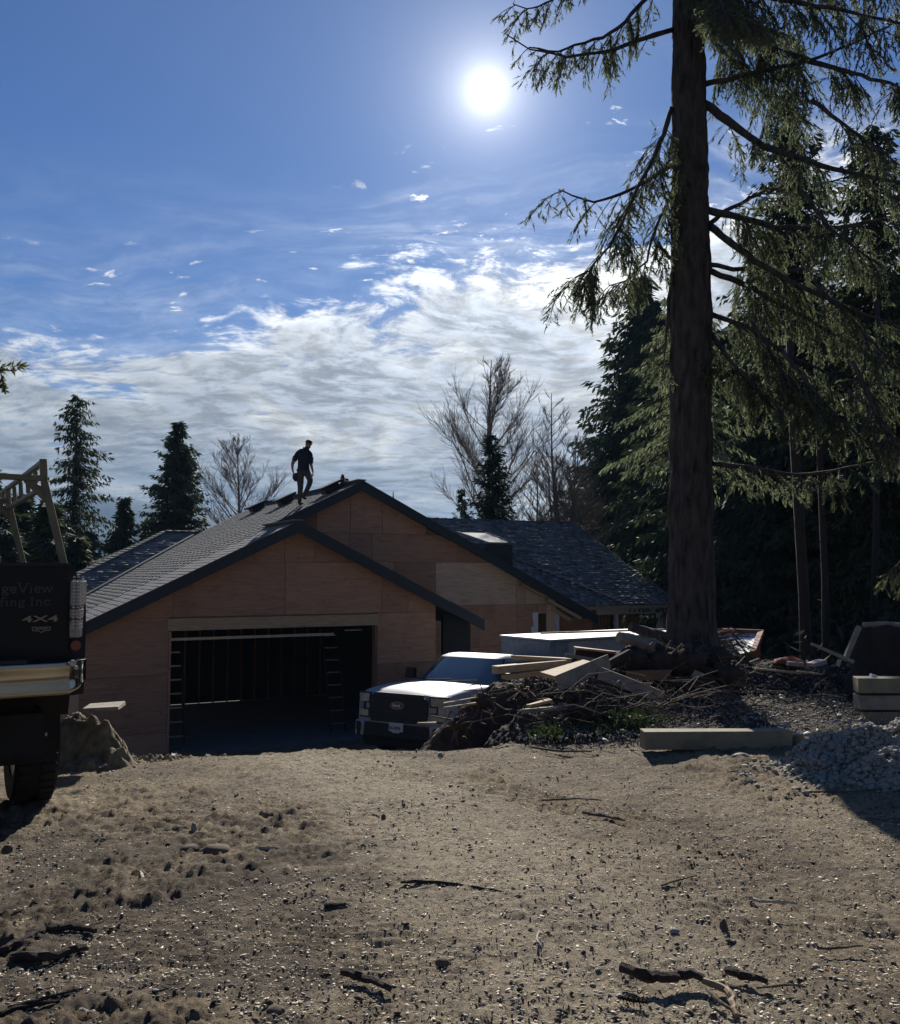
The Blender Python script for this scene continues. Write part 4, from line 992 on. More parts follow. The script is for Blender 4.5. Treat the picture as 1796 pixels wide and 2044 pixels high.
def build_man():
    foot = onplane(598, 1008, PK, NL); K = foot.y / F_PX / .718 / 5.987 * 1.0   # metres per crop pixel at that depth
    f2 = onplane(621, 999, PK, NL)
    t = thing('person', 'man in dark cap and navy shirt with tool belt walking on the garage roof', 'person', foot)
    def P(x, y, dy=0.0): return Vector(((x - 400) * K * .718 * 5.987 / 4.3, 0, 0)) if False else Vector(((x - 402) * KK, dy, (1240 - y) * KK))
    KK = foot.y / 1801.0 / (5.987 / .7184)
    d2 = (f2.y - foot.y)
    J = [P(455, 655), P(455, 600), P(465, 470), P(480, 385), P(512, 300), P(530, 262), P(548, 215, -.02), P(552, 185),   # 0 pelvis .. 7 head top
         P(412, 345, -.02), P(372, 372, -.02), P(318, 470, -.03), P(282, 560, -.05), P(290, 660, -.08), P(300, 690, -.09),                     # 8-13 his right arm
         P(552, 350, .02), P(578, 385, .02), P(580, 470, .02), P(590, 560, 0), P(622, 670, -.04), P(632, 705, -.05),                            # 14-19 left arm
         P(418, 700, 0), P(415, 820, -.02), P(418, 950, 0), P(408, 1080, 0), P(405, 1195, 0), P(408, 1222, -.01), P(475, 1225, -.10),           # 20-26 right leg
         P(520, 700, .02), P(570, 790, .0), P(585, 850, -.02), P(540, 980, d2 * .6), P(487, 1085, d2), P(483, 1125, d2), P(540, 1140, d2 - .10)]  # 27-33 left leg
    E_ = [(0, 1), (1, 2), (2, 3), (3, 4), (4, 5), (5, 6), (6, 7), (3, 8), (8, 9), (9, 10), (10, 11), (11, 12), (12, 13), (3, 14), (14, 15), (15, 16), (16, 17), (17, 18), (18, 19),
          (0, 20), (20, 21), (21, 22), (22, 23), (23, 24), (24, 25), (25, 26), (0, 27), (27, 28), (28, 29), (29, 30), (30, 31), (31, 32), (32, 33)]
    rad = [(.165, .13), (.155, .12), (.185, .13), (.17, .12), (.075, .075), (.062, .065), (.088, .10), (.055, .07),
           (.09, .09), (.085, .085), (.068, .068), (.046, .046), (.034, .03), (.04, .022),
           (.09, .09), (.085, .085), (.064, .064), (.046, .046), (.034, .03), (.04, .022),
           (.11, .12), (.105, .11), (.082, .085), (.068, .07), (.052, .055), (.05, .05), (.042, .035),
           (.11, .12), (.098, .10), (.082, .085), (.07, .07), (.054, .055), (.05, .05), (.042, .035)]
    b = skin_obj('body', J, E_, rad, [M_shirt, M_trou, M_skin, M_boot], 0, 2, t)
    me = b.data
    for p in me.polygons:
        c = p.center; z = c.z / KK; x = c.x / KK + 402; y = 1240 - z
        m = 0
        if y > 660: m = 1
        if y < 262: m = 2
        if (x < 338 and y > 500) or (x > 585 and y > 545 and y < 800): m = 2
        if x < 560 and ((y > 1165 and x < 520) or (y > 1088 and x > 440)): m = 3
        p.material_index = m
    hd = P(552, 215, -.03)
    # face: nose, brow, chin and ears
    mb = MB(); fwd = Vector((.62, -.72, -.28)).normalized(); side = fwd.cross(Vector((0, 0, 1))).normalized(); up = side.cross(fwd)
    mb.tube([hd + fwd * .085 + up * .03, hd + fwd * .118 - up * .005, hd + fwd * .09 - up * .02], [.010, .017, .010], 6); mb.build('nose', M_skin, t, smooth=True)
    mb = MB(); mb.tube([hd + fwd * .05 - up * .07, hd + fwd * .085 - up * .085, hd + fwd * .06 - up * .10], [.035, .032, .02], 8); mb.build('chin', M_skin, t, smooth=True)
    for sg in (-1, 1):
        mb = MB(); mb.tube([hd + side * sg * .083 + up * .025, hd + side * sg * .098, hd + side * sg * .085 - up * .03], [.012, .02, .01], 6); mb.build('ear', M_skin, t, smooth=True)
        mb = MB(); mb.tube([hd + side * sg * .03 + fwd * .085 + up * .018, hd + side * sg * .045 + fwd * .082 + up * .018], [.011, .009], 6); mb.build('eye', M_boot, t)
    # cap with a brim
    mb = MB(); rings = []
    for i in range(7):
        a = R(90 * i / 6); rr_ = .112 * math.cos(a) + .004; hh = .035 + .085 * math.sin(a)
        rings.append([hd + side * (rr_ * .9 * math.cos(b2)) + fwd * (rr_ * math.sin(b2)) + up * hh for b2 in [2 * math.pi * j / 16 for j in range(16)]])
    mb.loft(rings)
    mb.prism([hd + up * .04 + side * s_ + fwd * f_ for s_, f_ in ((-.075, .08), (-.06, .16), (-.02, .185), (.02, .185), (.06, .16), (.075, .08))], up * .008)
    mb.build('cap', M_boot, t, smooth=2)
    # hands: palm comes from the body, fingers and thumb here
    for (wr_, dirv, outv) in ((P(300, 690, -.09), Vector((.10, -.05, -1)), Vector((1, .1, 0))), (P(632, 705, -.05), Vector((.0, -.05, -1)), Vector((-1, .1, 0)))):
        dirv.normalize(); acr = dirv.cross(outv).normalized()
        for i in range(4):
            o0 = wr_ + acr * (-.027 + .018 * i) + dirv * .03; ln = (.062, .075, .070, .055)[i]
            mb = MB(); mb.tube([o0, o0 + dirv * ln * .45, o0 + dirv * ln * .8 + outv * .012, o0 + dirv * ln + outv * .028], [.0105, .010, .009, .007], 6); mb.build('finger', M_skin, t, smooth=True)
        mb = MB(); o0 = wr_ + acr * -.03; mb.tube([o0, o0 + dirv * .025 - acr * .015 + outv * .012, o0 + dirv * .055 - acr * .012 + outv * .025], [.013, .011, .008], 6); mb.build('thumb', M_skin, t, smooth=True)
    # rolled collar and sleeves
    mb = MB(); mb.tube([P(480, 318), P(545, 325)], [.07, .07], 10); mb.tube([P(455, 262, .06), P(470, 300, .05), P(500, 330, .03)], [.02, .04, .05], 8); mb.build('hood', M_shirt, t, smooth=True)
    for pts in ([P(338, 430, -.03), P(308, 500, -.03)], [P(582, 440, .02), P(583, 540, .0)]):
        mb = MB(); mb.tube(pts, [.082, .068], 10); mb.build('sleeve', M_shirt, t, smooth=True)
    # tool belt and pouches
    mb = MB(); rings = [[P(455, 655 + dz2) + Vector((.178 * math.cos(b2), .14 * math.sin(b2), 0)) for b2 in [2 * math.pi * j / 20 for j in range(20)]] for dz2 in (-12, 18)]
    mb.loft(rings); belt = mb.build('tool_belt', M_leather, t)
    mb = MB(); mb.prism([P(295, 720, -.1), P(372, 700, -.1), P(380, 835, -.1), P(330, 850, -.1), P(290, 800, -.1)], (0, .12, 0)); mb.build('tool_pouch', M_leather, belt, bevel=.015)
    mb = MB(); mb.prism([P(560, 690, -.02), P(610, 735, -.02), P(600, 770, -.02), P(556, 750, -.02)], (0, .1, 0)); mb.build('tool_pouch', M_leather, belt, bevel=.015)
    mb = MB(); mb.tube([P(290, 690, -.1), P(318, 690, -.1)], .014, 6); mb.tube([P(318, 662, -.1), P(318, 700, -.1)], .008, 6); mb.build('hammer', M_steel, belt)
build_man()
# nail gun and bundle lying by the third vent
c = onplane(684, 968, PK, NL); t = thing('nail_gun', 'roofing nail gun with coil standing by the topmost roof vent', 'nail gun', c, TH + .4)
mb = MB(); mb.box((0, 0, .13), (.09, .10, .2)); mb.tube([(0, 0, .22), (.02, 0, .30)], [.05, .045], 10); mb.build('gun_body', M_plast, t, bevel=.015)
mb = MB(); mb.beam((.02, 0, .2), (.24, 0, .16), .045, .05); mb.build('handle', M_plast, t, bevel=.01)
mb = MB(); mb.cyl((.1, -.06, .07), (.1, .06, .07), .075); mb.build('nail_coil', M_steel, t)
mb = MB(); mb.tube([(.25, 0, .15), (.32, .05, .06), (.2, .3, -.02), (-.1, .5, -.02)], .012, 6); mb.build('air_hose', M_rust, t)
# ------------------------------------------------------------------ vegetation
def unit(a): return a / np.maximum(np.linalg.norm(a, axis=-1, keepdims=True), 1e-9)
def blades(c, d, l, w, rng):
    """pointed leaf-like quads: centres, directions, lengths, widths"""
    d = unit(d); s = unit(np.cross(d, rng.normal(size=d.shape))); l = l[:, None]; w = w[:, None]
    V = np.stack([c, c + d * l * .45 + s * w * .5, c + d * l, c + d * l * .45 - s * w * .5], 1).reshape(-1, 3)
    return V
def quads(V): return np.arange(len(V)).reshape(-1, 4)

def conifer_mesh(h, r, seed, nb=240, base=.12, droop=.35, bl=.22, bw=.07, dens=1.0, hang=.6, power=.8, irregular=.25):
    rng = np.random.default_rng(seed); C = []; Dd = []; Ls = []; Ws = []; tb = MB()
    tb.tube([(0, 0, 0), (0.02 * h * rng.normal() * .2, 0, h * .5), (0, 0, h)], [.016 * h + .03, .010 * h + .02, .01], 7)
    for i in range(nb):
        t = (i + rng.random()) / nb; z = h * (base + (1 - base) * t); L = (r * (1 - t) ** power + .06 * r) * (1 + irregular * rng.normal()) * (.55 if rng.random() < .12 else 1)
        L = max(L, .12); a = rng.random() * 2 * math.pi; slope = -droop + .75 * t + .12 * rng.normal()
        dx, dy = math.cos(a), math.sin(a); k = max(3, int(L / (bl * .42) * dens)); u = (np.arange(k) + rng.random(k)) / k
        sag = -.22 * L * u ** 2
        p = np.stack([dx * L * u, dy * L * u, z + slope * L * u + sag + .10 * L * u ** 3], 1)
        if L > .4: tb.tube([(0, 0, z), tuple(p[len(p) // 2]), tuple(p[-1])], [.006 * h * .35 + .008, .008, .003], 3, cap=False)
        m = 5; pp = np.repeat(p, m, 0); n = len(pp); spread = np.repeat(.32 * L * (1 - .75 * u), m)
        side = rng.normal(size=n) * spread * .55
        pp = pp + np.stack([-dy * side, dx * side, -np.abs(side) * .35 - rng.random(n) * bl * .4], 1) + rng.normal(size=(n, 3)) * bl * .15
        dirs = np.stack([dx * .7 - dy * side / (L + .1) * 1.6, dy * .7 + dx * side / (L + .1) * 1.6, np.full(n, -hang)], 1) + rng.normal(size=(n, 3)) * .35
        C.append(pp); Dd.append(dirs); Ls.append(bl * (.5 + rng.random(n))); Ws.append(bw * (.6 + .8 * rng.random(n)))
    C, Dd, Ls, Ws = map(np.concatenate, (C, Dd, Ls, Ws))
    return blades(C, Dd, Ls, Ws, rng), tb
def place_conifer(label, cat, locv, h, r, seed, m, group=None, **kw):
    t = thing('conifer_tree', label, cat, locv, 0, group)
    V, tb = conifer_mesh(h, r, seed, **kw); o = np_mesh('crown', V, quads(V), m, t); tb.build('trunk', M_bark2, t, fixn=False); return t
def copy_tree(src, label, locv, rot, s, group=None):
    c = src.copy(); COL.objects.link(c); c.location = locv; c.rotation_euler = (0, 0, rot); c.scale = (s[0], s[0], s[1]); c['label'] = label
    if group: c['group'] = group
    for ch in list(src.children): d = ch.copy(); COL.objects.link(d); d.parent = c
    return c
def gtree(px, Y): p = at(px, HOR, Y); return Vector((p.x, Y, gzf(p.x, Y) - .05))
def htop(py, Y, p): return at(0, py, Y).z - p.z

# left group behind the house
g = 'conifers behind the left end of the house'
p = gtree(145, 44); place_conifer('tall ragged cedar standing behind the truck rack, tallest on the left', 'tree', p, htop(788, 44, p), 2.15, 11, M_cedar, g, nb=300, droop=.45, bl=.24, bw=.07, hang=.9, power=.62, irregular=.3, dens=.75)
p = gtree(352, 50); place_conifer('dense pointed conifer behind the left end of the roof beside the bare tree', 'tree', p, htop(842, 50, p), 2.9, 12, M_cedar, g, nb=560, droop=.2, bl=.24, bw=.085, hang=.5, power=.95, irregular=.24)
cs = bpy.data.objects[-1] if False else None
sm = place_conifer('small dark conifer just left of the dense pointed one', 'tree', gtree(246, 47), htop(993, 47, gtree(246, 47)), 1.5, 13, M_cedar, g, nb=260, bl=.3, bw=.11, droop=.2)
for i, (px, py, Y, lab) in enumerate(((-30, 940, 34, 'dark bushy conifer at the left edge behind the truck'), (35, 985, 36, 'dark bushy conifer seen through the truck rack'), (92, 1000, 33, 'dark conifer between the rack post and the tall cedar'),
                                      (178, 1062, 40, 'low conifer right of the tall cedar'), (300, 1035, 52, 'low conifer left below the dense pointed one'), (405, 1066, 56, 'low conifer right below the dense pointed one'),
                                      (10, 1060, 28, 'low dark conifer above the truck tailgate'), (150, 1070, 30, 'low dark conifer behind the tail lamp'))):
    p = gtree(px, Y); hs = htop(py, Y, p) / htop(993, 47, gtree(246, 47)); copy_tree(sm, lab, p, i * 1.3, (hs * (1.5 if i < 3 or i > 5 else 1.1), hs), g)
# centre conifers
g2 = 'conifers behind the right roof'
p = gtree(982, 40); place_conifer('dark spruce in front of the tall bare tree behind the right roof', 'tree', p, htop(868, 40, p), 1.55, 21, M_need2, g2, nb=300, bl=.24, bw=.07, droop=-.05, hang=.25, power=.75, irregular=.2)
p = gtree(921, 42); place_conifer('small narrow conifer left of the dark spruce', 'tree', p, htop(975, 42, p), .75, 22, M_cedar, g2, nb=140, bl=.2, bw=.07, droop=.2)
far = place_conifer('small distant conifer far behind the right roof', 'tree', gtree(1010, 110), 9.6, 2.0, 23, M_need2, 'distant treetops above the right roof', nb=60, bl=.8, bw=.3)
for i, (px, k) in enumerate(((1035, .96), (1058, .9), (1072, .99), (1092, .88), (1108, .95), (1125, .92), (868, .8), (850, .86), (480, .7), (455, .78), (525, .72), (895, .9), (830, .75))):
    copy_tree(far, 'small distant conifer far behind the ' + ('right roof' if px > 800 else 'left roof by the bare tree'), gtree(px, 105 + 4 * (i % 4)), i, (k, k), 'distant treetops above the right roof' if px > 800 else 'distant treetops by the left bare tree')

# right side forest
g3 = 'tall forest conifers on the right'
def forest(lab, px, py, Y, r, seed, m=M_cedar, **kw): p = gtree(px, Y); kk = dict(nb=420, bl=.009 * Y, bw=.0030 * Y, droop=.3, hang=.7, power=.6, irregular=.2); kk.update(kw); return place_conifer(lab, 'tree', p, htop(py, Y, p), r, seed, m, g3, **kk)
fA = forest('big cedar with a pointed top just left of the foreground trunk', 1288, 556, 58, 6.6, 31, nb=640, power=1.05, irregular=.26)
fB = forest('wide dark cedar behind the foreground trunk', 1400, 640, 42, 4.4, 32, nb=560)
fC = forest('tallest forest spruce with its top high right of the foreground trunk', 1600, 175, 27, 2.7, 33, M_need2, nb=520, bl=.24, bw=.075, dens=.75, power=.75, droop=.1)
fD = forest('tall forest conifer cut by the right edge', 1770, 250, 24, 2.4, 34, nb=430, dens=.7)
copy_tree(fB, 'dark forest cedar right of the foreground trunk', gtree(1510, 37), 2.1, (.8, .9), g3)
copy_tree(fB, 'dark forest cedar behind the slender bare trunk', gtree(1645, 33), 3.9, (.8, .85), g3)
copy_tree(fD, 'dark forest conifer right of the slender bare trunk', gtree(1700, 30), 1.0, (1.0, .85), g3)
copy_tree(fB, 'dark forest conifer beside the right edge behind the stump', gtree(1810, 28), 5.0, (.8, .8), g3)
copy_tree(fA, 'dark cedar whose foot stands right behind the wing roof', gtree(1205, 62), 2.6, (.42, .50), g3)
copy_tree(fA, 'shadowed cedar between wing roof and foreground trunk', gtree(1330, 55), 4.0, (1.1, .85), g3)
for i, (px, Y, s_) in enumerate(((1450, 34, .8), (1560, 36, .8), (1670, 37, .85), (1780, 33, .8), (1900, 28, .8), (1300, 52, .7), (1380, 44, .8), (1190, 66, .42))):
    copy_tree(fB, 'dark conifer deep in the forest on the right', gtree(px, Y), i * 1.7, ((.35 if px == 1190 else 1.0) * max(s_, .8), s_), 'conifers deep in the forest')
p = gtree(1366, 19); place_conifer('young fir with light green drooping boughs just left of the foreground trunk', 'tree', p, htop(560, 19, p), 1.3, 36, M_need, g3, nb=120, bl=.13, bw=.028, droop=.5, hang=1.1, power=.55, base=.63, dens=.9, irregular=.3)
# low dark woodland filling the forest depth
def woodland():
    rng = np.random.default_rng(5); n = 46000
    X = rng.uniform(8.8, 34, n); Y = rng.uniform(26, 60, n)
    Z = gz(X, Y) + rng.random(n) ** 1.1 * (7.0 + 2.0 * np.sin(X * .9) + 2 * np.sin(Y * .7 + X * .3)) * ss(8.0, 10.5, X)
    c = np.stack([X, Y, Z], 1); d = rng.normal(size=(n, 3)) + np.array([0, 0, -.6])
    V = blades(c, d, .55 * (.5 + rng.random(n)), .24 * (.6 + .8 * rng.random(n)), rng)
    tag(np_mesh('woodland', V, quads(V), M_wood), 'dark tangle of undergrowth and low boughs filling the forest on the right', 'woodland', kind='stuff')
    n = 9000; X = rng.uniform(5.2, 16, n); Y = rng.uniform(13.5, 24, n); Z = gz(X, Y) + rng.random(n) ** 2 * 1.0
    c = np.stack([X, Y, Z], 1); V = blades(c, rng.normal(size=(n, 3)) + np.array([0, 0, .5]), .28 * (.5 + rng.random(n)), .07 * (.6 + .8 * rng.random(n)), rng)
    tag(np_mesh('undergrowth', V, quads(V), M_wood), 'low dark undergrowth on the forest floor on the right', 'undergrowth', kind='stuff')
woodland()
def shrubs():   # brown-green brush along the garden edge behind the left roof
    rng = np.random.default_rng(6); n = 16000; X = rng.uniform(-26, -5, n); Y = rng.uniform(40, 58, n)
    top = 2.3 + .6 * np.sin(X * 1.1) + .6 * np.sin(X * 2.7 + Y); Z = gz(X, Y) + rng.random(n) * top
    V = blades(np.stack([X, Y, Z], 1), rng.normal(size=(n, 3)) + np.array([0, 0, .4]), .5 * (.5 + rng.random(n)), .16 * (.6 + .8 * rng.random(n)), rng)
    tag(np_mesh('undergrowth', V, quads(V), M_wood), 'mixed brush behind the left end of the house', 'undergrowth', kind='stuff')
shrubs()

def bare_tree(label, px, py, Y, spread, seed, stems=1, first=.28, group=None, twigs=1.0, name='bare_tree'):
    rng = random.Random(seed); p = gtree(px, Y); h = htop(py, Y, p); t = thing(name, label, 'tree', p, 0, group)
    tr = MB(); br = MB(); tw = MB()
    def grow(mb, a, d, L, r0, lvl):
        n = 4; pts = [a]; rr_ = [r0]; cur = Vector(a); dd = Vector(d)
        for i in range(n):
            dd = (dd + Vector((rng.gauss(0, .07), rng.gauss(0, .07), .11 if lvl else .0))).normalized(); cur = cur + dd * (L / n); pts.append(cur.copy()); rr_.append(r0 * (1 - .85 * (i + 1) / n) + .003)
        mb.tube(pts, rr_, 4 if lvl < 2 else 3, cap=False); return pts
    for s_ in range(stems):
        d0 = Vector((0, 0, 1)) if stems == 1 else Vector((rng.uniform(-.26, .26), rng.uniform(-.2, .2), 1)).normalized()
        hh = h * (1 if s_ == 0 else rng.uniform(.7, .95)); k = 12; pts = [Vector((0, 0, 0))]; cur = Vector((rng.uniform(-.2, .2) * (stems > 1), 0, 0)); d = d0.copy()
        for i in range(k): d = (d + Vector((rng.gauss(0, .03), rng.gauss(0, .03), .05))).normalized(); cur = cur + d * hh / k; pts.append(cur.copy())
        r0 = (.012 * h + .03) / (1 if stems == 1 else 1.5); tr.tube(pts, [r0 * (1 - .93 * i / k) + .006 for i in range(k + 1)], 6, cap=False)
        nb = int(46 / (1 if stems == 1 else 1.6))
        for i in range(nb):
            f = first + (1 - first) * (i + rng.random()) / nb * .97; q = f * k; j = min(int(q), k - 1); a = pts[j].lerp(pts[j + 1], q - j)
            az = rng.random() * 6.283; L = spread * (1 - (f - first) / (1 - first)) ** .75 * min(1, .5 + 2.4 * (f - first) / (1 - first)) * rng.uniform(.75, 1.15) / (1 if stems == 1 else 1.5) + .25
            dr = Vector((math.cos(az) * .72, math.sin(az) * .72, .60)).normalized(); bp = grow(br, a, dr, L * 1.25, r0 * .35 * (1 - f) + .012, 1)
            for m in range(int((6 + L * 3.4) * twigs)):
                f2 = .2 + .8 * rng.random(); jj = min(int(f2 * 4), 3); a2 = bp[jj].lerp(bp[jj + 1], f2 * 4 - jj); d2_ = ((bp[jj + 1] - bp[jj]).normalized() + Vector((rng.gauss(0, .5), rng.gauss(0, .5), rng.gauss(.1, .3)))).normalized()
                tp = grow(tw, a2, d2_, L * .45 * rng.uniform(.5, 1.1), .010, 2)
                for m2 in range(3):
                    a3 = tp[1 + m2]; d3 = ((tp[-1] - tp[0]).normalized() + Vector((rng.gauss(0, .5), rng.gauss(0, .5), rng.gauss(.15, .3)))).normalized(); tw.tube([a3, a3 + d3 * L * .10, a3 + d3 * L * .2 + Vector((0, 0, .03 * L))], [.008, .007, .005], 3, cap=False)
    tr.build('trunk', M_twig, t, fixn=False); br.build('limbs', M_twig, t, fixn=False); tag(tw.build('twigs', M_twig, t, fixn=False), kind='stuff')
    return t
gb = 'leafless trees behind the house'
bare_tree('leafless tree left of the roofer behind the main ridge', 487, 876, 46, 2.7, 41, group=gb, first=.42)
bare_tree('tallest leafless tree behind the right roof, spreading above the spruce', 965, 716, 44, 3.9, 42, group=gb, first=.36, twigs=1.3)
bare_tree('slim leafless tree between the spruce and the many-stemmed one', 1062, 850, 45, 2.4, 43, 2, group=gb, first=.3)
bare_tree('many-stemmed leafless tree beside the big cedar', 1128, 780, 42, 3.4, 44, 7, group=gb, first=.25)
bare_tree('low twiggy shrub poking over the main roof slope', 815, 985, 40, 1.2, 45, 5, group='low twiggy shrubs over the main roof slope', first=.2, name='bare_shrub')
bare_tree('low twiggy shrub left of the small narrow conifer', 868, 1000, 41, 1.2, 46, 5, group='low twiggy shrubs over the main roof slope', first=.2, name='bare_shrub')

# slender forest trunks
def slim(label, x0, y0, x1, y1, Y, r_):
    a, b = at(x0, y0, Y), at(x1, y1, Y); a.z = gzf(a.x, Y) - .1; t = thing('slender_trunk', label, 'tree', a); mb = MB(); d = b - a
    mb.tube([Vector((0, 0, 0)), d * .35 + Vector((.04, 0, 0)), d * .7, d], [r_ * 1.2, r_, r_ * .9, r_ * .6], 10, rough=.05); mb.build('trunk', M_bark2, t, smooth=True)
    mb = MB()
    for i in range(14):
        k_ = .25 + .05 * i; s_ = d * k_; az = random.random() * 6.28; mb.tube([s_, s_ + Vector((math.cos(az), math.sin(az), .05)) * random.uniform(.3, .9)], [.012, .003], 4)
    tag(mb.build('dead_twigs', M_bark2, t), kind='stuff')
slim('slender straight bare trunk in the dark forest, greyer and nearer', 1609, 1300, 1572, 600, 16.5, .095)
slim('second slender trunk in the dark forest right of the grey one', 1646, 1300, 1628, 640, 18.5, .07)
slim('thin dark trunk deep behind the stump', 1740, 1290, 1752, 600, 20, .07)

# ------------------------------------------------------------------ the big fir in the foreground
FIR_Y = 11.0
def fir():
    base = at(1380, 1290, FIR_Y); base.z = gzf(base.x, FIR_Y) - .1
    t = thing('fir_tree', 'huge rough-barked fir in the foreground right of the house with drooping green sprays', 'fir tree', base)
    rng = np.random.default_rng(3); B = Vector(base)
    # trunk, from the photograph's two edges, tapering, with a flared foot; surface relief for the bark plates
    lv = [(1302, 1335 - 14, 1425 + 14), (1260, 1333, 1427), (1150, 1336, 1421), (900, 1338, 1418), (600, 1341, 1416), (300, 1343, 1409), (0, 1344, 1401), (-400, 1347, 1393), (-1200, 1353, 1382)]
    rings = []; n = 96; zs = []
    for py, xl, xr in lv:
        a, b = at(xl, py, FIR_Y), at(xr, py, FIR_Y); zs.append(((a.z), (a.x + b.x) / 2, (b.x - a.x) / 2))
    zs.insert(0, (base.z, zs[0][1], zs[0][2] * 1.25))
    zz = np.array([z[0] for z in zs]); cx_ = np.array([z[1] for z in zs]); rd = np.array([z[2] for z in zs])
    o = np.argsort(zz); zz, cx_, rd = zz[o], cx_[o], rd[o]
    L = np.linspace(zz[0], zz[-1], 300); ang = np.linspace(0, 2 * math.pi, n, endpoint=False)
    Zg, A = np.meshgrid(L, ang, indexing='ij'); Cx = np.interp(Zg, zz, cx_); Rr = np.interp(Zg, zz, rd)
    rel = .030 * np.abs(fbm(A * 8.0 + .5 * fbm(A * 2, Zg * 1.5, 2), Zg * 1.3, 4, .6)) * 2 + .010 * fbm(A * 12, Zg * 9, 3)
    rel += .05 * ss(base.z + .9, base.z, Zg) * np.sin(A * 5 + 1)
    Rr = Rr - .012 + rel
    V = np.stack([Cx + Rr * np.cos(A) - B.x, Rr * np.sin(A) + 0 * A, Zg - B.z], -1).reshape(-1, 3); i = np.arange(300 * n).reshape(300, n); j = np.roll(i, -1, 1)
    Fq = np.stack([i[:-1], j[:-1], j[1:], i[1:]], -1).reshape(-1, 4); np_mesh('trunk', V, Fq, M_bark, t, smooth=True)
    BR = [  # (points in the measuring view, depth at the end, base radius m, hang density, side sprays length)
        ([(1343, 59), (1287, 74), (1208, 104), (1132, 112), (1056, 97), (1010, 68)], 10.2, .030, .22, .45),
        ([(1345, -60), (1283, 0), (1245, 45), (1203, 74), (1146, 90), (1113, 103), (1054, 94)], 10.6, .034, .6, .75),
        ([(1345, -150), (1200, -70), (1098, 0), (1076, 13), (1051, 17), (1023, 7)], 10.4, .026, .45, .4),
        ([(1342, 216), (1321, 270), (1298, 329), (1270, 379), (1242, 439), (1219, 489), (1174, 540), (1146, 554)], 9.6, .030, .55, .85),
        ([(1343, 327), (1287, 363), (1236, 388), (1183, 402), (1141, 389), (1114, 378)], 10.4, .028, .45, .6),
        ([(1342, 380), (1310, 450), (1290, 520), (1250, 560), (1215, 570)], 10.2, .022, .8, .6),
        ([(1343, 532), (1334, 600), (1330, 660), (1322, 735)], 10.6, .030, .12, .3),
        ([(1406, 208), (1477, 259), (1522, 292), (1617, 323), (1702, 346), (1795, 363), (1890, 372)], 9.6, .052, .8, .7),
        ([(1406, 166), (1519, 141), (1609, 121), (1702, 87), (1795, 37)], 9.8, .034, .9, .6),
        ([(1400, 40), (1533, 93), (1617, 121), (1702, 146), (1795, 171), (1880, 190)], 9.2, .050, 1.1, .7),
        ([(1409, 419), (1477, 433), (1547, 453), (1617, 455), (1702, 450), (1795, 430), (1880, 400)], 10.0, .044, .9, .7),
        ([(1415, 445), (1443, 424), (1533, 377), (1620, 370), (1700, 350)], 10.8, .028, .7, .5),
        ([(1415, 450), (1440, 470), (1505, 520), (1578, 562), (1680, 610), (1790, 650), (1880, 680)], 9.6, .042, .9, .6),
        ([(1415, 528), (1463, 537), (1575, 540), (1673, 514), (1795, 495)], 11.6, .028, .8, .6),
        ([(1418, 625), (1489, 653), (1577, 711), (1643, 741), (1720, 790)], 9.8, .034, 1.1, .6),
        ([(1416, 540), (1502, 574), (1555, 605), (1665, 662), (1795, 715), (1880, 740)], 10.4, .036, 1.0, .6),
        ([(1421, 737), (1467, 741), (1502, 752), (1621, 766), (1753, 766), (1850, 770)], 10.0, .036, 1.5, .6),
        ([(1418, 662), (1454, 719), (1480, 744), (1540, 800), (1600, 830)], 9.8, .026, 1.4, .55),
        ([(1421, 924), (1489, 933), (1590, 950), (1665, 939), (1753, 922), (1850, 890)], 9.0, .034, .9, .40),
        ([(1400, -60), (1560, 0), (1680, 20), (1850, 60)], 9.2, .045, 1.3, .8),
        ([(1400, -200), (1520, -110), (1640, -60), (1796, -30)], 10.2, .045, 1.3, .9),
        ([(1400, -30), (1470, 30), (1540, 60), (1580, 110)], 12.6, .030, 1.3, .7),
        ([(1405, 60), (1470, 130), (1540, 200), (1640, 260)], 12.8, .030, 1.0, .7),
        ([(1400, -90), (1425, -30), (1440, 5), (1450, 30)], 8.8, .022, 2.6, .42),
        ([(1402, -70), (1440, -10), (1480, 30), (1510, 60)], 8.8, .022, 2.0, .5),
        ([(1700, 720), (1760, 850), (1800, 900), (1840, 930)], 8.6, .024, 1.6, .5),
        ([(1860, 1050), (1815, 1100), (1790, 1130)], 8.2, .016, 1.8, .35),
        ([(1560, 700), (1640, 800), (1700, 860), (1760, 900)], 9.2, .024, 1.6, .5),
        ([(1500, 640), (1560, 740), (1600, 800), (1640, 830)], 9.6, .022, 1.6, .5),
        ([(1620, 560), (1700, 640), (1796, 740)], 9.4, .026, 1.2, .6),
        ([(1600, 380), (1660, 460), (1796, 560)], 9.4, .026, 1.0, .6),
        ([(1620, 200), (1700, 260), (1796, 330)], 9.2, .026, .8, .6),
    ]
    C, Dv, Ls, Ws = [], [], [], []; twm = MB()
    def sprig(c, d, l):
        C.append(c); Dv.append(d); Ls.append(l)
    for bi, (pts, yend, r0, dens, tl_) in enumerate(BR):
        if bi > 6: dens *= .62
        k = len(pts); ys = [FIR_Y + (yend - FIR_Y) * (i / (k - 1)) ** 1.0 for i in range(k)]
        if bi in (25, 27, 28, 29, 30, 31): ys = [yend + .8 * (1 - i / (k - 1)) for i in range(k)]
        if bi == 26: ys = [8.4] * k
        W = [at(px, py, y) - B for (px, py), y in zip(pts, ys)]
        P_ = []                                     # resampled, slightly kinked
        for a, b in zip(W[:-1], W[1:]):
            m = max(2, int((b - a).length / .12))
            for i in range(m): P_.append(a.lerp(b, i / m) + Vector(rng.normal(size=3) * .006))
        P_.append(W[-1]); K = len(P_); mb = MB()
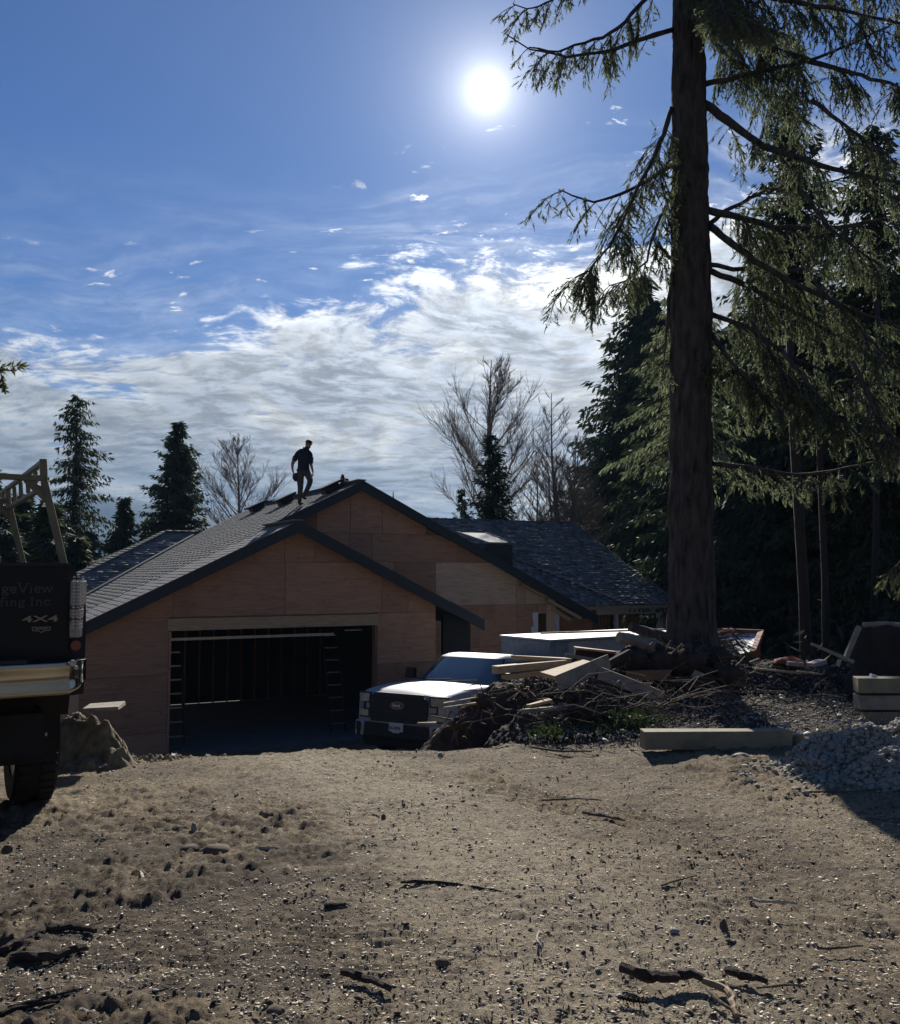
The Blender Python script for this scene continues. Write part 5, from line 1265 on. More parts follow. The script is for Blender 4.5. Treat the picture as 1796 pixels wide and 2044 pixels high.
        mb.tube(P_, [r0 * (1 - .86 * i / (K - 1)) + .003 for i in range(K)], 6, rough=.12)
        # short dead snags
        for i in range(0, K, 2):
            if rng.random() < .5: q = P_[i]; mb.tube([q, q + Vector(rng.normal(size=3) * .05)], [.006, .002], 3)
        o = mb.build('branch', M_bark, t, smooth=True, fixn=False)
        tot = sum((P_[i + 1] - P_[i]).length for i in range(K - 1)); nt = int(tot * 14 * dens) + int(tot * 2.2)
        for q in range(nt):
            f = .10 + .90 * rng.random(); i = min(int(f * (K - 1)), K - 2); a = P_[i].lerp(P_[i + 1], f * (K - 1) - i); ax = (P_[i + 1] - P_[i]).normalized()
            sd = ax.cross(Vector((0, 0, 1))).normalized() * (1 if rng.random() < .5 else -1)
            bare = q >= int(tot * 14 * dens); ln = tl_ * (.35 + .9 * rng.random()) * (1.15 - .45 * f)
            d = (ax * .6 + sd * rng.uniform(.1, 1.3) + Vector((0, 0, rng.uniform(-.5, .1)))).normalized(); m = max(4, int(ln / .042)); cur = a.copy(); tp = [cur.copy()]
            for j in range(m):
                d = (d + Vector((rng.normal() * .06, rng.normal() * .06, -(.11 if not bare else .05)))).normalized(); cur = cur + d * (ln / m); tp.append(cur.copy())
                if bare: continue
                if j % 2: continue
                for sg in (-1, 1):
                    l2 = ln * rng.uniform(.25, .5) * (1.05 - j / m) + .04; fd = (d * .55 + (sd * .55 + ax * .45) * sg * rng.uniform(.6, 1.1) + Vector((0, 0, -.25 + .2 * rng.normal()))).normalized(); n2_ = max(1, int(l2 / .055))
                    q2 = cur.copy()
                    for w_ in range(n2_):
                        fd = (fd + Vector((0, 0, -.10))).normalized(); q2 = q2 + fd * (l2 / n2_)
                        sprig(q2, (fd + Vector(rng.normal(size=3) * .35) + Vector((0, 0, -.35))).normalized(), (.07 + .06 * rng.random()))
                    twm.tube([cur, q2], [.003, .0015], 3, cap=False)
            if not bare: sprig(cur, d, .13)
            twm.tube(tp[::2] + [tp[-1]], [.006 * (1 - .7 * i2 / len(tp)) for i2 in range(len(tp[::2]) + 1)], 3, cap=False)
            if bare and rng.random() < .6:
                for j in range(3): q2 = tp[int(rng.random() * (len(tp) - 1))]; twm.tube([q2, q2 + (d + Vector(rng.normal(size=3) * .5)) * .16], [.003, .0015], 3, cap=False)
    C = np.array([tuple(c) for c in C]); Dv = unit(np.array([tuple(d) for d in Dv])); Ls = np.array(Ls)
    # a sprig: slim core blades plus needles standing off it
    out = [blades(C, Dv, Ls, Ls * 0 + .014, rng), blades(C, Dv + rng.normal(size=Dv.shape) * .08, Ls, Ls * 0 + .020, rng)]
    for j in range(9):
        f = (.04 + .105 * j); c2 = C + Dv * (Ls * f)[:, None]
        out.append(blades(c2, Dv * .7 + unit(rng.normal(size=Dv.shape)) * .9, np.full(len(C), .030), np.full(len(C), .0085), rng))
    V = np.concatenate(out); print('fir sprigs', len(C)); np_mesh('needles', V, quads(V), M_need, t)
    tag(twm.build('twigs', M_bark, t, fixn=False), kind='stuff')
fir()
# bough reaching in at the left edge
def edge_bough():
    p = at(-60, 735, 7.5); t = thing('conifer_bough', 'single conifer bough reaching in from the left edge against the sky', 'bough', p); mb = MB(); rng = np.random.default_rng(9)
    pts = [at(-60, 735, 7.5) - p, at(0, 738, 7.5) - p, at(30, 740, 7.5) - p, at(46, 732, 7.5) - p]; mb.tube(pts, [.012, .008, .005, .002], 5)
    C, D_, L_ = [], [], []
    for i in range(90):
        f = rng.random(); q = pts[0].lerp(pts[3], f); C.append(tuple(q)); D_.append((.4 + rng.normal() * .3, rng.normal() * .3, rng.normal() * .45)); L_.append(.05 + .05 * rng.random())
    for (x, y) in ((8, 775), (12, 780)):
        e_ = at(x, y, 7.5) - p; mb.tube([pts[1], e_], [.005, .002], 4)
        for i in range(26): q = pts[1].lerp(e_, rng.random()); C.append(tuple(q)); D_.append((rng.normal() * .5, rng.normal() * .3, -.5)); L_.append(.05)
    V = blades(np.array(C), np.array(D_), np.array(L_), np.full(len(C), .022), rng); np_mesh('needles', V, quads(V), M_need, t); mb.build('twig', M_bark, t)
edge_bough()
# ------------------------------------------------------------------ debris pile and loose things
def gpt(px, py, off=0.0):
    """point of the terrain seen in direction (px, py)"""
    lo_, hi_ = .8, 60.0
    prev = None
    for i in range(700):
        Y = .8 * (60 / .8) ** (i / 699); q = at(px, py, Y)
        if q.z <= gzf(q.x, Y) + off: return Vector((q.x, Y, gzf(q.x, Y)))
    q = at(px, py, 8); return q
PEAKS = [(.02, 9.15, -.06, .42), (.28, 9.45, .14, .45), (.62, 9.8, .30, .62), (1.0, 10.2, .36, .8), (1.7, 10.7, .46, .95), (2.4, 11.1, .56, .9), (3.3, 11.4, .36, .9), (.80, 9.0, .06, .55), (1.45, 9.0, .20, .55), (2.1, 9.4, .08, .9), (2.6, 9.9, .15, .9), (4.1, 11.3, .34, 1.0), (4.9, 11.1, .33, .9), (5.6, 11.2, .3, .9)]
def mz(x, y):
    x = np.asarray(x, float); y = np.asarray(y, float); z = np.full(np.broadcast(x, y).shape, -9.0); b0_ = gz(x, y) - .22
    for (a, b, h_, w_) in PEAKS: z = np.maximum(z, b0_ + (h_ - b0_) * np.exp(-(((x - a) ** 2 + (y - b) ** 2) / w_ ** 2)))
    return z
def surf(x, y): return max(float(mz(x, y)), gzf(x, y))
def mound():
    xs = np.linspace(-.9, 6.6, 390); ys = np.linspace(8.1, 13.2, 300); Y, X = np.meshgrid(ys, xs, indexing='ij')
    Z = mz(X, Y); Z = Z + .16 * np.abs(fbm(X * 2.6, Y * 2.6, 5, .6)) * ss(-.2, .2, Z - gz(X, Y)) + .05 * fbm(X * 9, Y * 9, 4, .65)
    V = np.stack([X, Y, Z], -1).reshape(-1, 3); i = np.arange(X.size).reshape(X.shape); Fq = np.stack([i[:-1, :-1], i[:-1, 1:], i[1:, 1:], i[1:, :-1]], -1).reshape(-1, 4)
    keep = (Z > gz(X, Y) - .12); kk = keep[:-1, :-1] & keep[1:, 1:] & keep[1:, :-1] & keep[:-1, 1:]; Fq = Fq[kk.ravel()]
    tag(np_mesh('soil_mound', V, Fq, M_soil, smooth=True), 'long mound of dark topsoil and roots that carries the scrap lumber before the fir', 'soil mound')
mound()
def solo(name, label, cat, build, m, group=None, loc_=None, bevel=0.0, smooth=False):
    mb = MB(); build(mb); c = Vector(np.mean(np.array(mb.v), 0)) if loc_ is None else Vector(loc_)
    c = Vector(c); c.z = min(v[2] for v in mb.v); mb.v = [tuple(Vector(v) - c) for v in mb.v]
    o = mb.build(name, m, None, bevel=bevel, smooth=smooth); o.location = c; return tag(o, label, cat, group)
GW = 'scrap boards on the soil mound'
def plank(label, x0, y0, x1, y1, Y0, Y1, w, h, m=M_lum, name='scrap_board', cat='board', up=(0, 0, 1), roll=0.0, group=GW):
    a, b = at(x0, y0, Y0), at(x1, y1, Y1); upv = Matrix.Rotation(roll, 3, (b - a).normalized()) @ Vector(up)
    return solo(name, label, cat, lambda mb: mb.beam(a, b, w, h, upv, .006), m, group, bevel=.004)
plank('long pale board lying highest and leftmost on the mound', 1025, 1313, 1133, 1319, 9.6, 9.9, .14, .045)
plank('thick pale board pointing left just above the white truck bonnet side', 987, 1338, 1124, 1323, 9.2, 9.8, .10, .075)
plank('pale board wedged under the thick one', 1008, 1352, 1084, 1341, 9.2, 9.6, .12, .05)
plank('wide board lying face up with sunlit top in the middle of the mound', 1098, 1352, 1184, 1325, 9.0, 9.6, .26, .04, roll=.15)
plank('wide grey board raised to the upper right in the middle of the mound', 1112, 1364, 1214, 1320, 8.9, 9.5, .035, .155, M_lumgrey, roll=-.15)
plank('grey board sloping down to the lower right into the branches', 1196, 1344, 1322, 1392, 9.2, 8.8, .06, .12, M_lumgrey, roll=-.2)
plank('dark split stick rising behind the raised grey board', 1129, 1371, 1255, 1302, 9.2, 9.9, .06, .06, M_barkpc, 'split_branch', 'branch')
plank('short sunlit board in front of the white trailer', 1146, 1294, 1236, 1303, 10.4, 10.5, .10, .03)
plank('dark board under the short sunlit one', 1147, 1301, 1262, 1314, 10.5, 10.5, .10, .10, M_barkpc)
plank('grey stick end left of the dark board', 1127, 1308, 1190, 1318, 10.3, 10.4, .05, .04, M_lumgrey)
plank('brown board lying level left of the fir trunk', 1252, 1349, 1336, 1347, 9.9, 10.0, .06, .10, M_stud)
plank('rotten brown timber at the foot of the fir trunk', 1336, 1361, 1416, 1362, 9.7, 9.8, .12, .09, M_barkpc)
plank('thin board low on the front of the mound', 1042, 1420, 1178, 1408, 8.6, 8.9, .05, .04, M_lumgrey)
plank('splintered pale board end low on the front of the mound', 1053, 1410, 1097, 1398, 8.7, 8.9, .07, .03)
plank('dark log half buried in the front of the mound', 1135, 1396, 1208, 1388, 8.9, 9.1, .10, .09, M_barkpc, 'buried_log', 'log')
plank('pale splinter sticking out at the left foot of the mound', 834, 1444, 872, 1443, 8.6, 8.6, .03, .02)
plank('pale root end above the splinter at the left foot of the mound', 888, 1414, 950, 1404, 8.8, 8.9, .03, .02)
plank('pale root end touching the truck headlight from the mound', 886, 1405, 952, 1392, 8.9, 9.0, .025, .015)
plank('cream chip standing below the logs beside the fir trunk', 1380, 1345, 1400, 1352, 10.0, 10.0, .10, .10, M_card, 'wood_scrap', 'scrap')
def rlog(name, label, x0, y0, x1, y1, Y0, Y1, r_, m, cat='log'):
    a, b = at(x0, y0, Y0), at(x1, y1, Y1); k = 7
    solo(name, label, cat, lambda mb: mb.tube([a.lerp(b, i / (k - 1)) + Vector([random.gauss(0, r_ * .08) for _ in range(3)]) for i in range(k)], [r_ * random.uniform(.85, 1.1) for _ in range(k)], 11, rough=.10), m, 'logs on top of the soil mound')
rlog('bark_log', 'rough log lying highest on the mound against the fir trunk', 1256, 1252, 1336, 1273, 10.5, 10.6, .058, M_bark)
rlog('bark_log', 'squared broken log just below and left of the highest log', 1237, 1272, 1305, 1290, 10.3, 10.5, .068, M_lumgrey)
rlog('bark_log', 'short crooked root end between the logs and the trunk', 1310, 1290, 1372, 1312, 10.2, 10.3, .04, M_barkpc)
def rootmass(label, px, py, Y, r_, n=22, seed=1):
    rg = random.Random(seed); c = at(px, py, Y); t = thing('root_clump', label, 'root clump', c, 0, 'torn root clumps on the mound')
    mb = MB(); import bmesh
    k = 14; mb.loft([[Vector((r_ * math.sin(math.pi * (i + .3) / 9) * math.cos(2 * math.pi * j / k), r_ * .8 * math.sin(math.pi * (i + .3) / 9) * math.sin(2 * math.pi * j / k), -r_ * .75 * math.cos(math.pi * (i + .3) / 9))) * rg.uniform(.75, 1.15) for j in range(k)] for i in range(9)])
    mb.build('soil_ball', M_soil, t, smooth=True)
    mb = MB()
    for i in range(n):
        d = Vector((rg.gauss(0, 1), rg.gauss(0, .6), rg.gauss(.2, .8))).normalized(); p0 = d * r_ * .7; p1 = p0 + d * r_ * rg.uniform(.3, .8) + Vector((rg.gauss(0, .05), 0, rg.gauss(0, .05))); p2 = p1 + Vector((rg.gauss(0, .10), rg.gauss(0, .05), -abs(rg.gauss(0, .08))))
        mb.tube([p0, p1, p2], [.012, .008, .003], 4)
    mb.build('roots', M_stick, t)
for i, (px, py, Y, r_, lab) in enumerate(((1262, 1318, 10.2, .20, 'torn root clump under the broken log'), (1325, 1325, 10.2, .22, 'torn root clump left of the trunk foot'), (1372, 1322, 10.1, .20, 'torn root clump against the trunk foot'),
                                          (1430, 1312, 10.3, .17, 'large dark root clump right of the trunk foot'), (1175, 1425, 8.8, .22, 'dark hump of torn turf low in front of the mound'), (1235, 1420, 8.9, .16, 'small torn turf clump right of the dark hump'),
                                          (1455, 1350, 10.0, .18, 'dark root clump below the white sheet'), (960, 1400, 9.1, .11, 'torn root clump near the white truck fender'), (915, 1445, 8.8, .09, 'torn root clump at the left foot of the mound'))):
    rootmass(lab, px, py, Y, r_, 18, i)

# white trailer in front of the wing, and the white sheet with rusty frame beyond the fir
def trailer():
    Y = 19.5; a = at(1097, 1270, Y); zt_ = at(1110, 1277, Y).z; b = at(1345, 1262, Y + 2.2); d = Vector((b.x - a.x, b.y - a.y, 0)); ang = math.atan2(d.y, d.x); L_ = d.length + .4
    gr_ = gzf(a.x, Y); t = thing('cargo_trailer', 'white flat-topped enclosed trailer with a grey end parked below the wing', 'trailer', (a.x, a.y, gr_), ang)
    H = zt_ - gr_; W_ = 1.7
    mb = MB(); mb.box((L_ / 2, W_ / 2, .45 + (H - .5) / 2), (L_, W_, H - .5)); mb.build('box_body', M_white, t, bevel=.02)
    mb = MB(); mb.box((L_ / 2 + .05, W_ / 2, H - .02), (L_ + .16, W_ + .12, .05)); lid = mb.build('roof_panel', M_white, t, bevel=.015)
    mb = MB(); mb.prism([(-.012, .0, .45), (-.012, W_, .45), (-.012, W_, H - .06), (-.012, 0, H - .06)], (.01, 0, 0)); mb.build('end_panel', mat('grey_panel', (.22, .25, .29), .5), t)
    mb = MB(); mb.prism([(0, -.012, .5), (.52, -.012, .5), (.52, -.012, H - .06), (0, -.012, H - .06)], (0, .01, 0)); mb.build('side_panel', mat('grey_panel', (.22, .25, .29), .5), t)
    mb = MB(); mb.beam((.5, .9, H + .07), (L_ - .2, .5, H + .05), .05, .04); mb.build('roof_pole', M_lum, lid)
    for x in (1.2, 2.0):
        for y in (0.05, W_ - .05):
            mb = MB(); mb.cyl((x, y - .1, .33), (x, y + .1, .33), .33, 24); w_ = mb.build('wheel', M_rub, t); mb = MB(); mb.cyl((x, y - .11, .33), (x, y + .11, .33), .17, 16); mb.build('rim', M_steel, w_)
    mb = MB(); mb.beam((0, W_ / 2, .5), (-1.0, W_ / 2, .5), .1, .08); mb.cyl((-.8, W_ / 2, 0), (-.8, W_ / 2, .7), .035); mb.build('drawbar', M_plast, t)
trailer()
def sheet():
    Y = 15.5; t = thing('white_sheet_stack', 'white sheet leaning in a rusty red frame behind dead branches right of the fir', 'sheet', at(1475, 1300, Y))
    o = at(1475, 1300, Y); P_ = [at(x, y, Y + dy) - o for x, y, dy in ((1428, 1262, .9), (1513, 1264, .9), (1499, 1300, -.1), (1466, 1308, -.2), (1440, 1295, 0))]
    mb = MB(); mb.prism(P_, (0, .03, -.02)); mb.build('sheet_panel', M_tarp, t)
    mb = MB(); mb.beam(at(1426, 1257, Y + .9) - o, at(1524, 1261, Y + .9) - o, .08, .06); mb.build('frame_bar', M_rust, t, bevel=.01)
    mb = MB(); mb.beam(at(1519, 1262, Y + .9) - o, at(1502, 1304, Y - .1) - o, .10, .08); mb.build('frame_bar', M_rust, t, bevel=.01)
    for x in (1432, 1512):
        mb = MB(); a = at(x, 1262, Y + .9); mb.beam(a - o, Vector((a.x, a.y, gzf(a.x, a.y))) - o, .06, .06, (0, 1, 0)); mb.build('frame_leg', M_rust, t)
    rg = random.Random(4); b0 = at(1475, 1300, 14.6); bt_ = thing('dead_branches', 'arching dead branches hanging across the white sheet', 'branches', b0); mb = MB()
    for i in range(70):
        x0, y0 = 1425 + rg.gauss(0, 10), rg.uniform(1262, 1310); x1, y1 = x0 + rg.uniform(50, 95), y0 + rg.uniform(-8, 45)
        mb.tube([at(x0, y0, 14.6) - b0, at((x0 + x1) / 2, min(y0, y1) - rg.uniform(2, 12), 14.5) - b0, at(x1, y1, 14.6) - b0], [.010, .007, .003], 4)
    tag(mb.build('twigs', M_stick, bt_), kind='stuff')
sheet()
# stump, leaning post and rubbish in the shade on the right
def stump():
    Y = 10.3; a = at(1768, 1340, Y); a.z = gzf(a.x, Y); t = thing('tree_stump', 'large dark overturned stump with a pale broken top by the right edge', 'stump', a); top = at(1700, 1250, Y).z - a.z
    k = 18; rg = random.Random(2); rings = []
    for i in range(9):
        f = i / 8; r_ = .50 * (1 + .25 * (1 - f) ** 2) * (1 - .12 * f); rings.append([(r_ * math.cos(2 * math.pi * j / k) * rg.uniform(.92, 1.06) + .12, r_ * .7 * math.sin(2 * math.pi * j / k), top * f * (1 + (.04 * math.sin(j * 1.7) if i == 8 else 0))) for j in range(k)])
    mb = MB(); mb.loft(rings); mb.build('stump_wood', M_bark2, t, smooth=True)
    mb = MB(); q = at(1714, 1246, Y) - a; q2 = at(1800, 1251, Y) - a; mb.tube([q + Vector((0, -.1, 0)), q.lerp(q2, .5) + Vector((0, -.15, .01)), q2 + Vector((0, -.1, 0))], [.03, .05, .04], 9, rough=.15); mb.build('broken_rim', M_lumgrey, t, smooth=True)
stump()
plank('grey post leaning against the dark stump', 1714, 1252, 1686, 1318, 9.9, 9.7, .05, .04, M_lumgrey, 'leaning_post', 'post', (0, 1, 0), group=None)
plank('broken stake lying across the foot of the leaning post', 1618, 1285, 1703, 1322, 9.8, 9.7, .045, .03, M_lumgrey, 'broken_stake', 'stake', group=None)
plank('long thin batten with sunlit edge in the shade right of the fir', 1506, 1334, 1597, 1344, 10.6, 10.6, .05, .02, M_lum, 'batten', 'batten', group='battens in the shade')
plank('short batten right of the long one in the shade', 1590, 1341, 1641, 1347, 10.6, 10.5, .05, .02, M_lum, 'batten', 'batten', group='battens in the shade')
plank('short grey offcut below the white sheet frame', 1496, 1323, 1516, 1316, 11.2, 11.2, .05, .03, M_lumgrey, 'offcut', 'offcut', group=None)
plank('pale offcut standing under the broken stake', 1671, 1330, 1676, 1316, 9.6, 9.6, .04, .02, M_card, 'offcut', 'offcut', (0, 1, 0), group=None)
plank('white card strip lying in the rubbish behind the timber', 1571, 1325, 1601, 1326, 10.8, 10.8, .08, .05, M_card, 'card_strip', 'card', group=None)
plank('pink foam strips at the right end of the rubbish', 1617, 1327, 1641, 1320, 10.7, 10.8, .12, .05, M_pink, 'foam_strip', 'foam', group=None)
def redcloth(mb):
    p = [at(1556, 1325, 10.9), at(1560, 1313, 10.95), at(1580, 1309, 11.0), at(1600, 1317, 11.0), at(1612, 1325, 10.9)]; mb.prism(p, (0, .25, -.04))
solo('red_cloth', 'crumpled red plastic humped behind the white card strip', 'plastic', redcloth, M_rust, smooth=True)
# heavy timber, stub, stack, stones
plank('long squared grey-green timber lying level at the edge of the dirt', 1281, 1476, 1573, 1476, 7.62, 7.75, .15, .155, M_beam, 'timber_beam', 'timber', group=None)
s_ = gpt(1594, 1490); solo('log_stub', 'short upright log stub at the right end of the long timber', 'log stub', lambda mb: mb.tube([s_ + Vector((0, 0, -.02)), s_ + Vector((0, 0, .095))], [.052, .048], 14), M_beam)
ST = 'squared timbers stacked by the right edge'
for i, (x0, ya, yb, dx, lab) in enumerate(((1724, 1419, 1445, .10, 'lowest timber of the stack by the right edge'), (1709, 1386, 1415, .02, 'middle timber of the stack by the right edge'), (1707, 1352, 1381, 0, 'top timber of the stack by the right edge'))):
    Y = 8.9; a = at(x0, (ya + yb) / 2, Y); h_ = (yb - ya) * Y / F_PX; b = a + Vector((1.5, -.12 - .05 * i, .02)); solo('stacked_timber', lab, 'timber', lambda mb: mb.beam(a, b, .2, h_, (0, 0, 1), .004), M_lumgrey if i % 2 else M_beam, ST, bevel=.008)
for i, y in enumerate((1383, 1417)):
    a = at(1712, y, 8.9); solo('spacer_lath', ('upper' if i == 0 else 'lower') + ' dark lath between the stacked timbers', 'lath', lambda mb: mb.beam(a, a + Vector((1.4, -.1, 0)), .16, .018), M_barkpc, 'laths between the stacked timbers')
a = at(1742, 1350, 8.9); solo('foam_cube', 'small white block standing on the top stacked timber', 'block', lambda mb: mb.box(a, (.05, .05, .04), Matrix.Rotation(.3, 3, 'Y')), M_tarp)

import bmesh
def rock_mesh(sx_, sy_, sz_, seed, sub=2):
    bm = bmesh.new(); bmesh.ops.create_icosphere(bm, subdivisions=sub, radius=1.0); off = Vector((seed * 3.1, seed * 1.7, 0))
    for v in bm.verts:
        k_ = 1 + .35 * mnoise.noise(v.co * 1.3 + off) + .12 * mnoise.noise(v.co * 3.5 + off); v.co = Vector((v.co.x * sx_ * k_, v.co.y * sy_ * k_, v.co.z * sz_ * k_))
    me = bpy.data.meshes.new('rock'); bm.to_mesh(me); bm.free(); me.polygons.foreach_set('use_smooth', [sub > 1] * len(me.polygons)); return me
def rock(label, px, py, wpx, hpx, seed, m=M_stone, name='stone', group='loose stones on the dirt'):
    p = gpt(px, py); k_ = p.y / F_PX; me = rock_mesh(wpx * k_ / 2, wpx * k_ / 2.4, hpx * k_ * .75, seed); me.materials.append(m); o = bpy.data.objects.new(name, me); COL.objects.link(o); o.location = p + Vector((0, 0, hpx * k_ * .1)); return tag(o, label, 'stone' if name == 'stone' else 'clod', group)
rock('largest flat grey stone lying before the long timber', 1479, 1517, 38, 14, 1)
rock('round stone left of the long timber', 1236, 1461, 20, 14, 2); rock('small dark clod left of the round stone', 1180, 1465, 15, 9, 3, M_clod, 'clod', None)
rock('round stone touching the foot of the long timber', 1347, 1497, 12, 8, 4)
rock('dark upright stone in the right foreground', 1444, 1856, 16, 20, 5, M_clod)
rock('dark clod at the left edge below the truck tyre', 15, 1702, 22, 16, 6, M_clod, 'clod', None)
rock('dark clod on the track below the garage door', 372, 1640, 24, 8, 7, M_clod, 'clod', None)
rock('upright shard of stone on the churned patch at left', 388, 1660, 14, 20, 8, M_stone)
rock('long dark clod on the churned patch at left', 430, 1704, 60, 16, 9, M_clod, 'clod', None)
rock('second dark clod left on the churned patch', 380, 1700, 40, 14, 10, M_clod, 'clod', None)
rock('small stone in front of the garage left of centre', 880, 1511, 12, 10, 11); rock('pale stone in the lower left corner', 165, 2030, 26, 18, 12)
rock('dark clod beside the lower left branches', 180, 2035, 26, 20, 13, M_clod, 'clod', None); rock('dark clod at the bottom left of centre', 550, 2026, 36, 16, 14, M_clod, 'clod', None)
rock('dark clod right of the garage door on the crest', 766, 1635, 10, 8, 15, M_clod, 'clod', None); rock('brown clod in the middle foreground', 675, 1815, 44, 10, 16, M_clod, 'clod', None)
rock('pale flat stone in the bottom right foreground', 1345, 1800 + 62, 20, 8, 17); rock('dark clod on the right foreground slope', 884, 1928, 30, 12, 18, M_clod, 'clod', None)
rock('pale round stone in the shade beyond the long timber', 1676, 1429, 18, 8, 19); rock('big shaded boulder beyond the right end of the timber', 1484, 1440, 18, 14, 20); rock('big shaded boulder behind the middle of the timber', 1568, 1452, 20, 12, 21)
rock('small white stone by the left of the grey rubble', 1530, 1600, 8, 5, 22)

def gstick(label, pts, rpx, m=M_stick, name='fallen_stick', cat='stick', n=7, lift=.6, rough=.15, group=None):
    W = [gpt(x, y) for x, y in pts]; k_ = W[0].y / F_PX; r_ = rpx * k_ / 2
    P_ = []
    for a, b in zip(W[:-1], W[1:]):
        for i in range(4): P_.append(a.lerp(b, i / 4) + Vector((random.gauss(0, r_ * .3), random.gauss(0, r_ * .3), r_ * lift + .012 + random.uniform(0, r_ * .4))))
    P_.append(W[-1] + Vector((0, 0, r_ * .6 + .01))); K = len(P_)
    return solo(name, label, cat, lambda mb: mb.tube(P_, [r_ * (1.15 - .6 * abs(i / (K - 1) - .3)) for i in range(K)], n, rough=rough), m, group)
gstick('broad torn slab of dark bark in the bottom right foreground', [(1242, 1952), (1290, 1966), (1340, 1972), (1372, 1960), (1405, 1972)], 20, M_barkpc, 'bark_slab', 'bark')
gstick('smaller dark bark slab right of the broad one', [(1449, 1953), (1490, 1962), (1532, 1974)], 14, M_barkpc, 'bark_slab', 'bark')
gstick('pale brown root curling below the bark slabs', [(1405, 1975), (1450, 1990), (1462, 2012), (1470, 2044)], 13, mat('pale_root', (.26, .18, .10), .8, .4, 20), 'tree_root', 'root')
gstick('frayed root fibres beside the pale root', [(1410, 1985), (1430, 2010), (1480, 2040)], 7, M_stick, 'tree_root', 'root')
gstick('peeled white stick in the right foreground', [(1495, 1801), (1520, 1812), (1592, 1813)], 6, M_card, 'peeled_stick')
gstick('straight stick lying on the sunny track right of centre', [(1162, 1631), (1200, 1636), (1246, 1644)], 6)
gstick('thin forked twig in the right foreground', [(1465, 1713), (1480, 1740), (1500, 1755)], 3)
gstick('short thick stick in front of the grey rubble', [(1567, 1595), (1597, 1581)], 6)
gstick('long curved twig at the foot of the grey rubble', [(1535, 1580), (1620, 1588), (1700, 1586), (1796, 1578)], 3)
gstick('heavy dark root along the lower left edge', [(-20, 1922), (40, 1898), (90, 1870), (140, 1866), (190, 1869)], 16, M_barkpc, 'tree_root', 'root')
gstick('thick dark bark piece under the heavy root at lower left', [(20, 1930), (90, 1930), (170, 1906)], 18, M_barkpc, 'bark_slab', 'bark')
gstick('thin dark branch near the bottom left corner', [(15, 2026), (90, 2005), (172, 1984)], 7, M_barkpc)
gstick('branch crossing the very bottom left corner', [(-10, 2044), (40, 2022), (120, 2010)], 9, M_barkpc)
gstick('dark broken branch end at the bottom centre', [(692, 1958), (730, 1972), (782, 1990)], 16, M_barkpc, 'broken_branch', 'branch')
gstick('long thin broken branch across the middle foreground', [(800, 1770), (860, 1770), (930, 1778), (1004, 1792)], 6, M_barkpc, 'broken_branch', 'branch')
gstick('dark wood shard in the middle foreground', [(650, 1820), (690, 1814)], 9, M_barkpc, 'bark_slab', 'bark')
gstick('twig in the middle distance right of centre', [(1080, 1605), (1150, 1600), (1200, 1602)], 3)
gstick('dark stick on the crest before the white truck', [(1060, 1572 - 75), (1120, 1507), (1180, 1506)], 4)
gstick('thin twig pair near the right edge of the foreground', [(1630, 1905), (1680, 1902), (1722, 1898)], 4)
gstick('curved twig low in the right foreground', [(1510, 1985), (1560, 1980), (1600, 1975)], 4)
gstick('bent twig standing on the dirt right of centre', [(1320, 1720 + 55), (1345, 1770), (1390, 1757)], 4)
gstick('pale bent twig in the middle right foreground', [(1075, 1870), (1070, 1885), (1078, 1899)], 4, M_card)
gstick('pale splinter on the churned patch at left', [(280, 1750), (284, 1765), (300, 1778)], 6, M_card)
gstick('brown root end on the churned ground left of centre', [(518, 1745), (535, 1760), (540, 1772)], 6, M_barkpc)
gstick('flat pale board chip on the churned ground left of centre', [(510, 1703), (560, 1704)], 6, M_card, 'wood_chip', 'wood chip')
# fir cone
def cone():
    p = gpt(1262, 2008); d = (gpt(1292, 2012) - gpt(1234, 2000)); L_ = d.length; d.normalize(); t = thing('fir_cone', 'dark open fir cone in the bottom right foreground', 'fir cone', p); mb = MB(); r_ = L_ * .17
    sd = d.cross(Vector((0, 0, 1))).normalized(); up = sd.cross(d)
    mb.tube([-d * L_ * .5 + up * r_, up * r_, d * L_ * .5 + up * r_], [r_ * .3, r_ * .5, r_ * .2], 8); mb.build('core', M_barkpc, t)
    mb = MB()
    for i in range(60):
        f = i / 60; a = i * 2.4; rr_ = r_ * math.sin(math.pi * min(.95, f * .9 + .08)) ** .6; o_ = d * L_ * (f - .5); n_ = sd * math.cos(a) + up * math.sin(a); q = o_ + up * r_; tq = n_.cross(d)
        mb.add([q + tq * r_ * .18, q - tq * r_ * .18, q + n_ * rr_ - tq * r_ * .3 + d * r_ * .35, q + n_ * rr_ + tq * r_ * .3 + d * r_ * .35], [(0, 1, 2, 3)])
    tag(mb.build('scales', M_barkpc, t, fixn=False), kind='stuff')
cone()
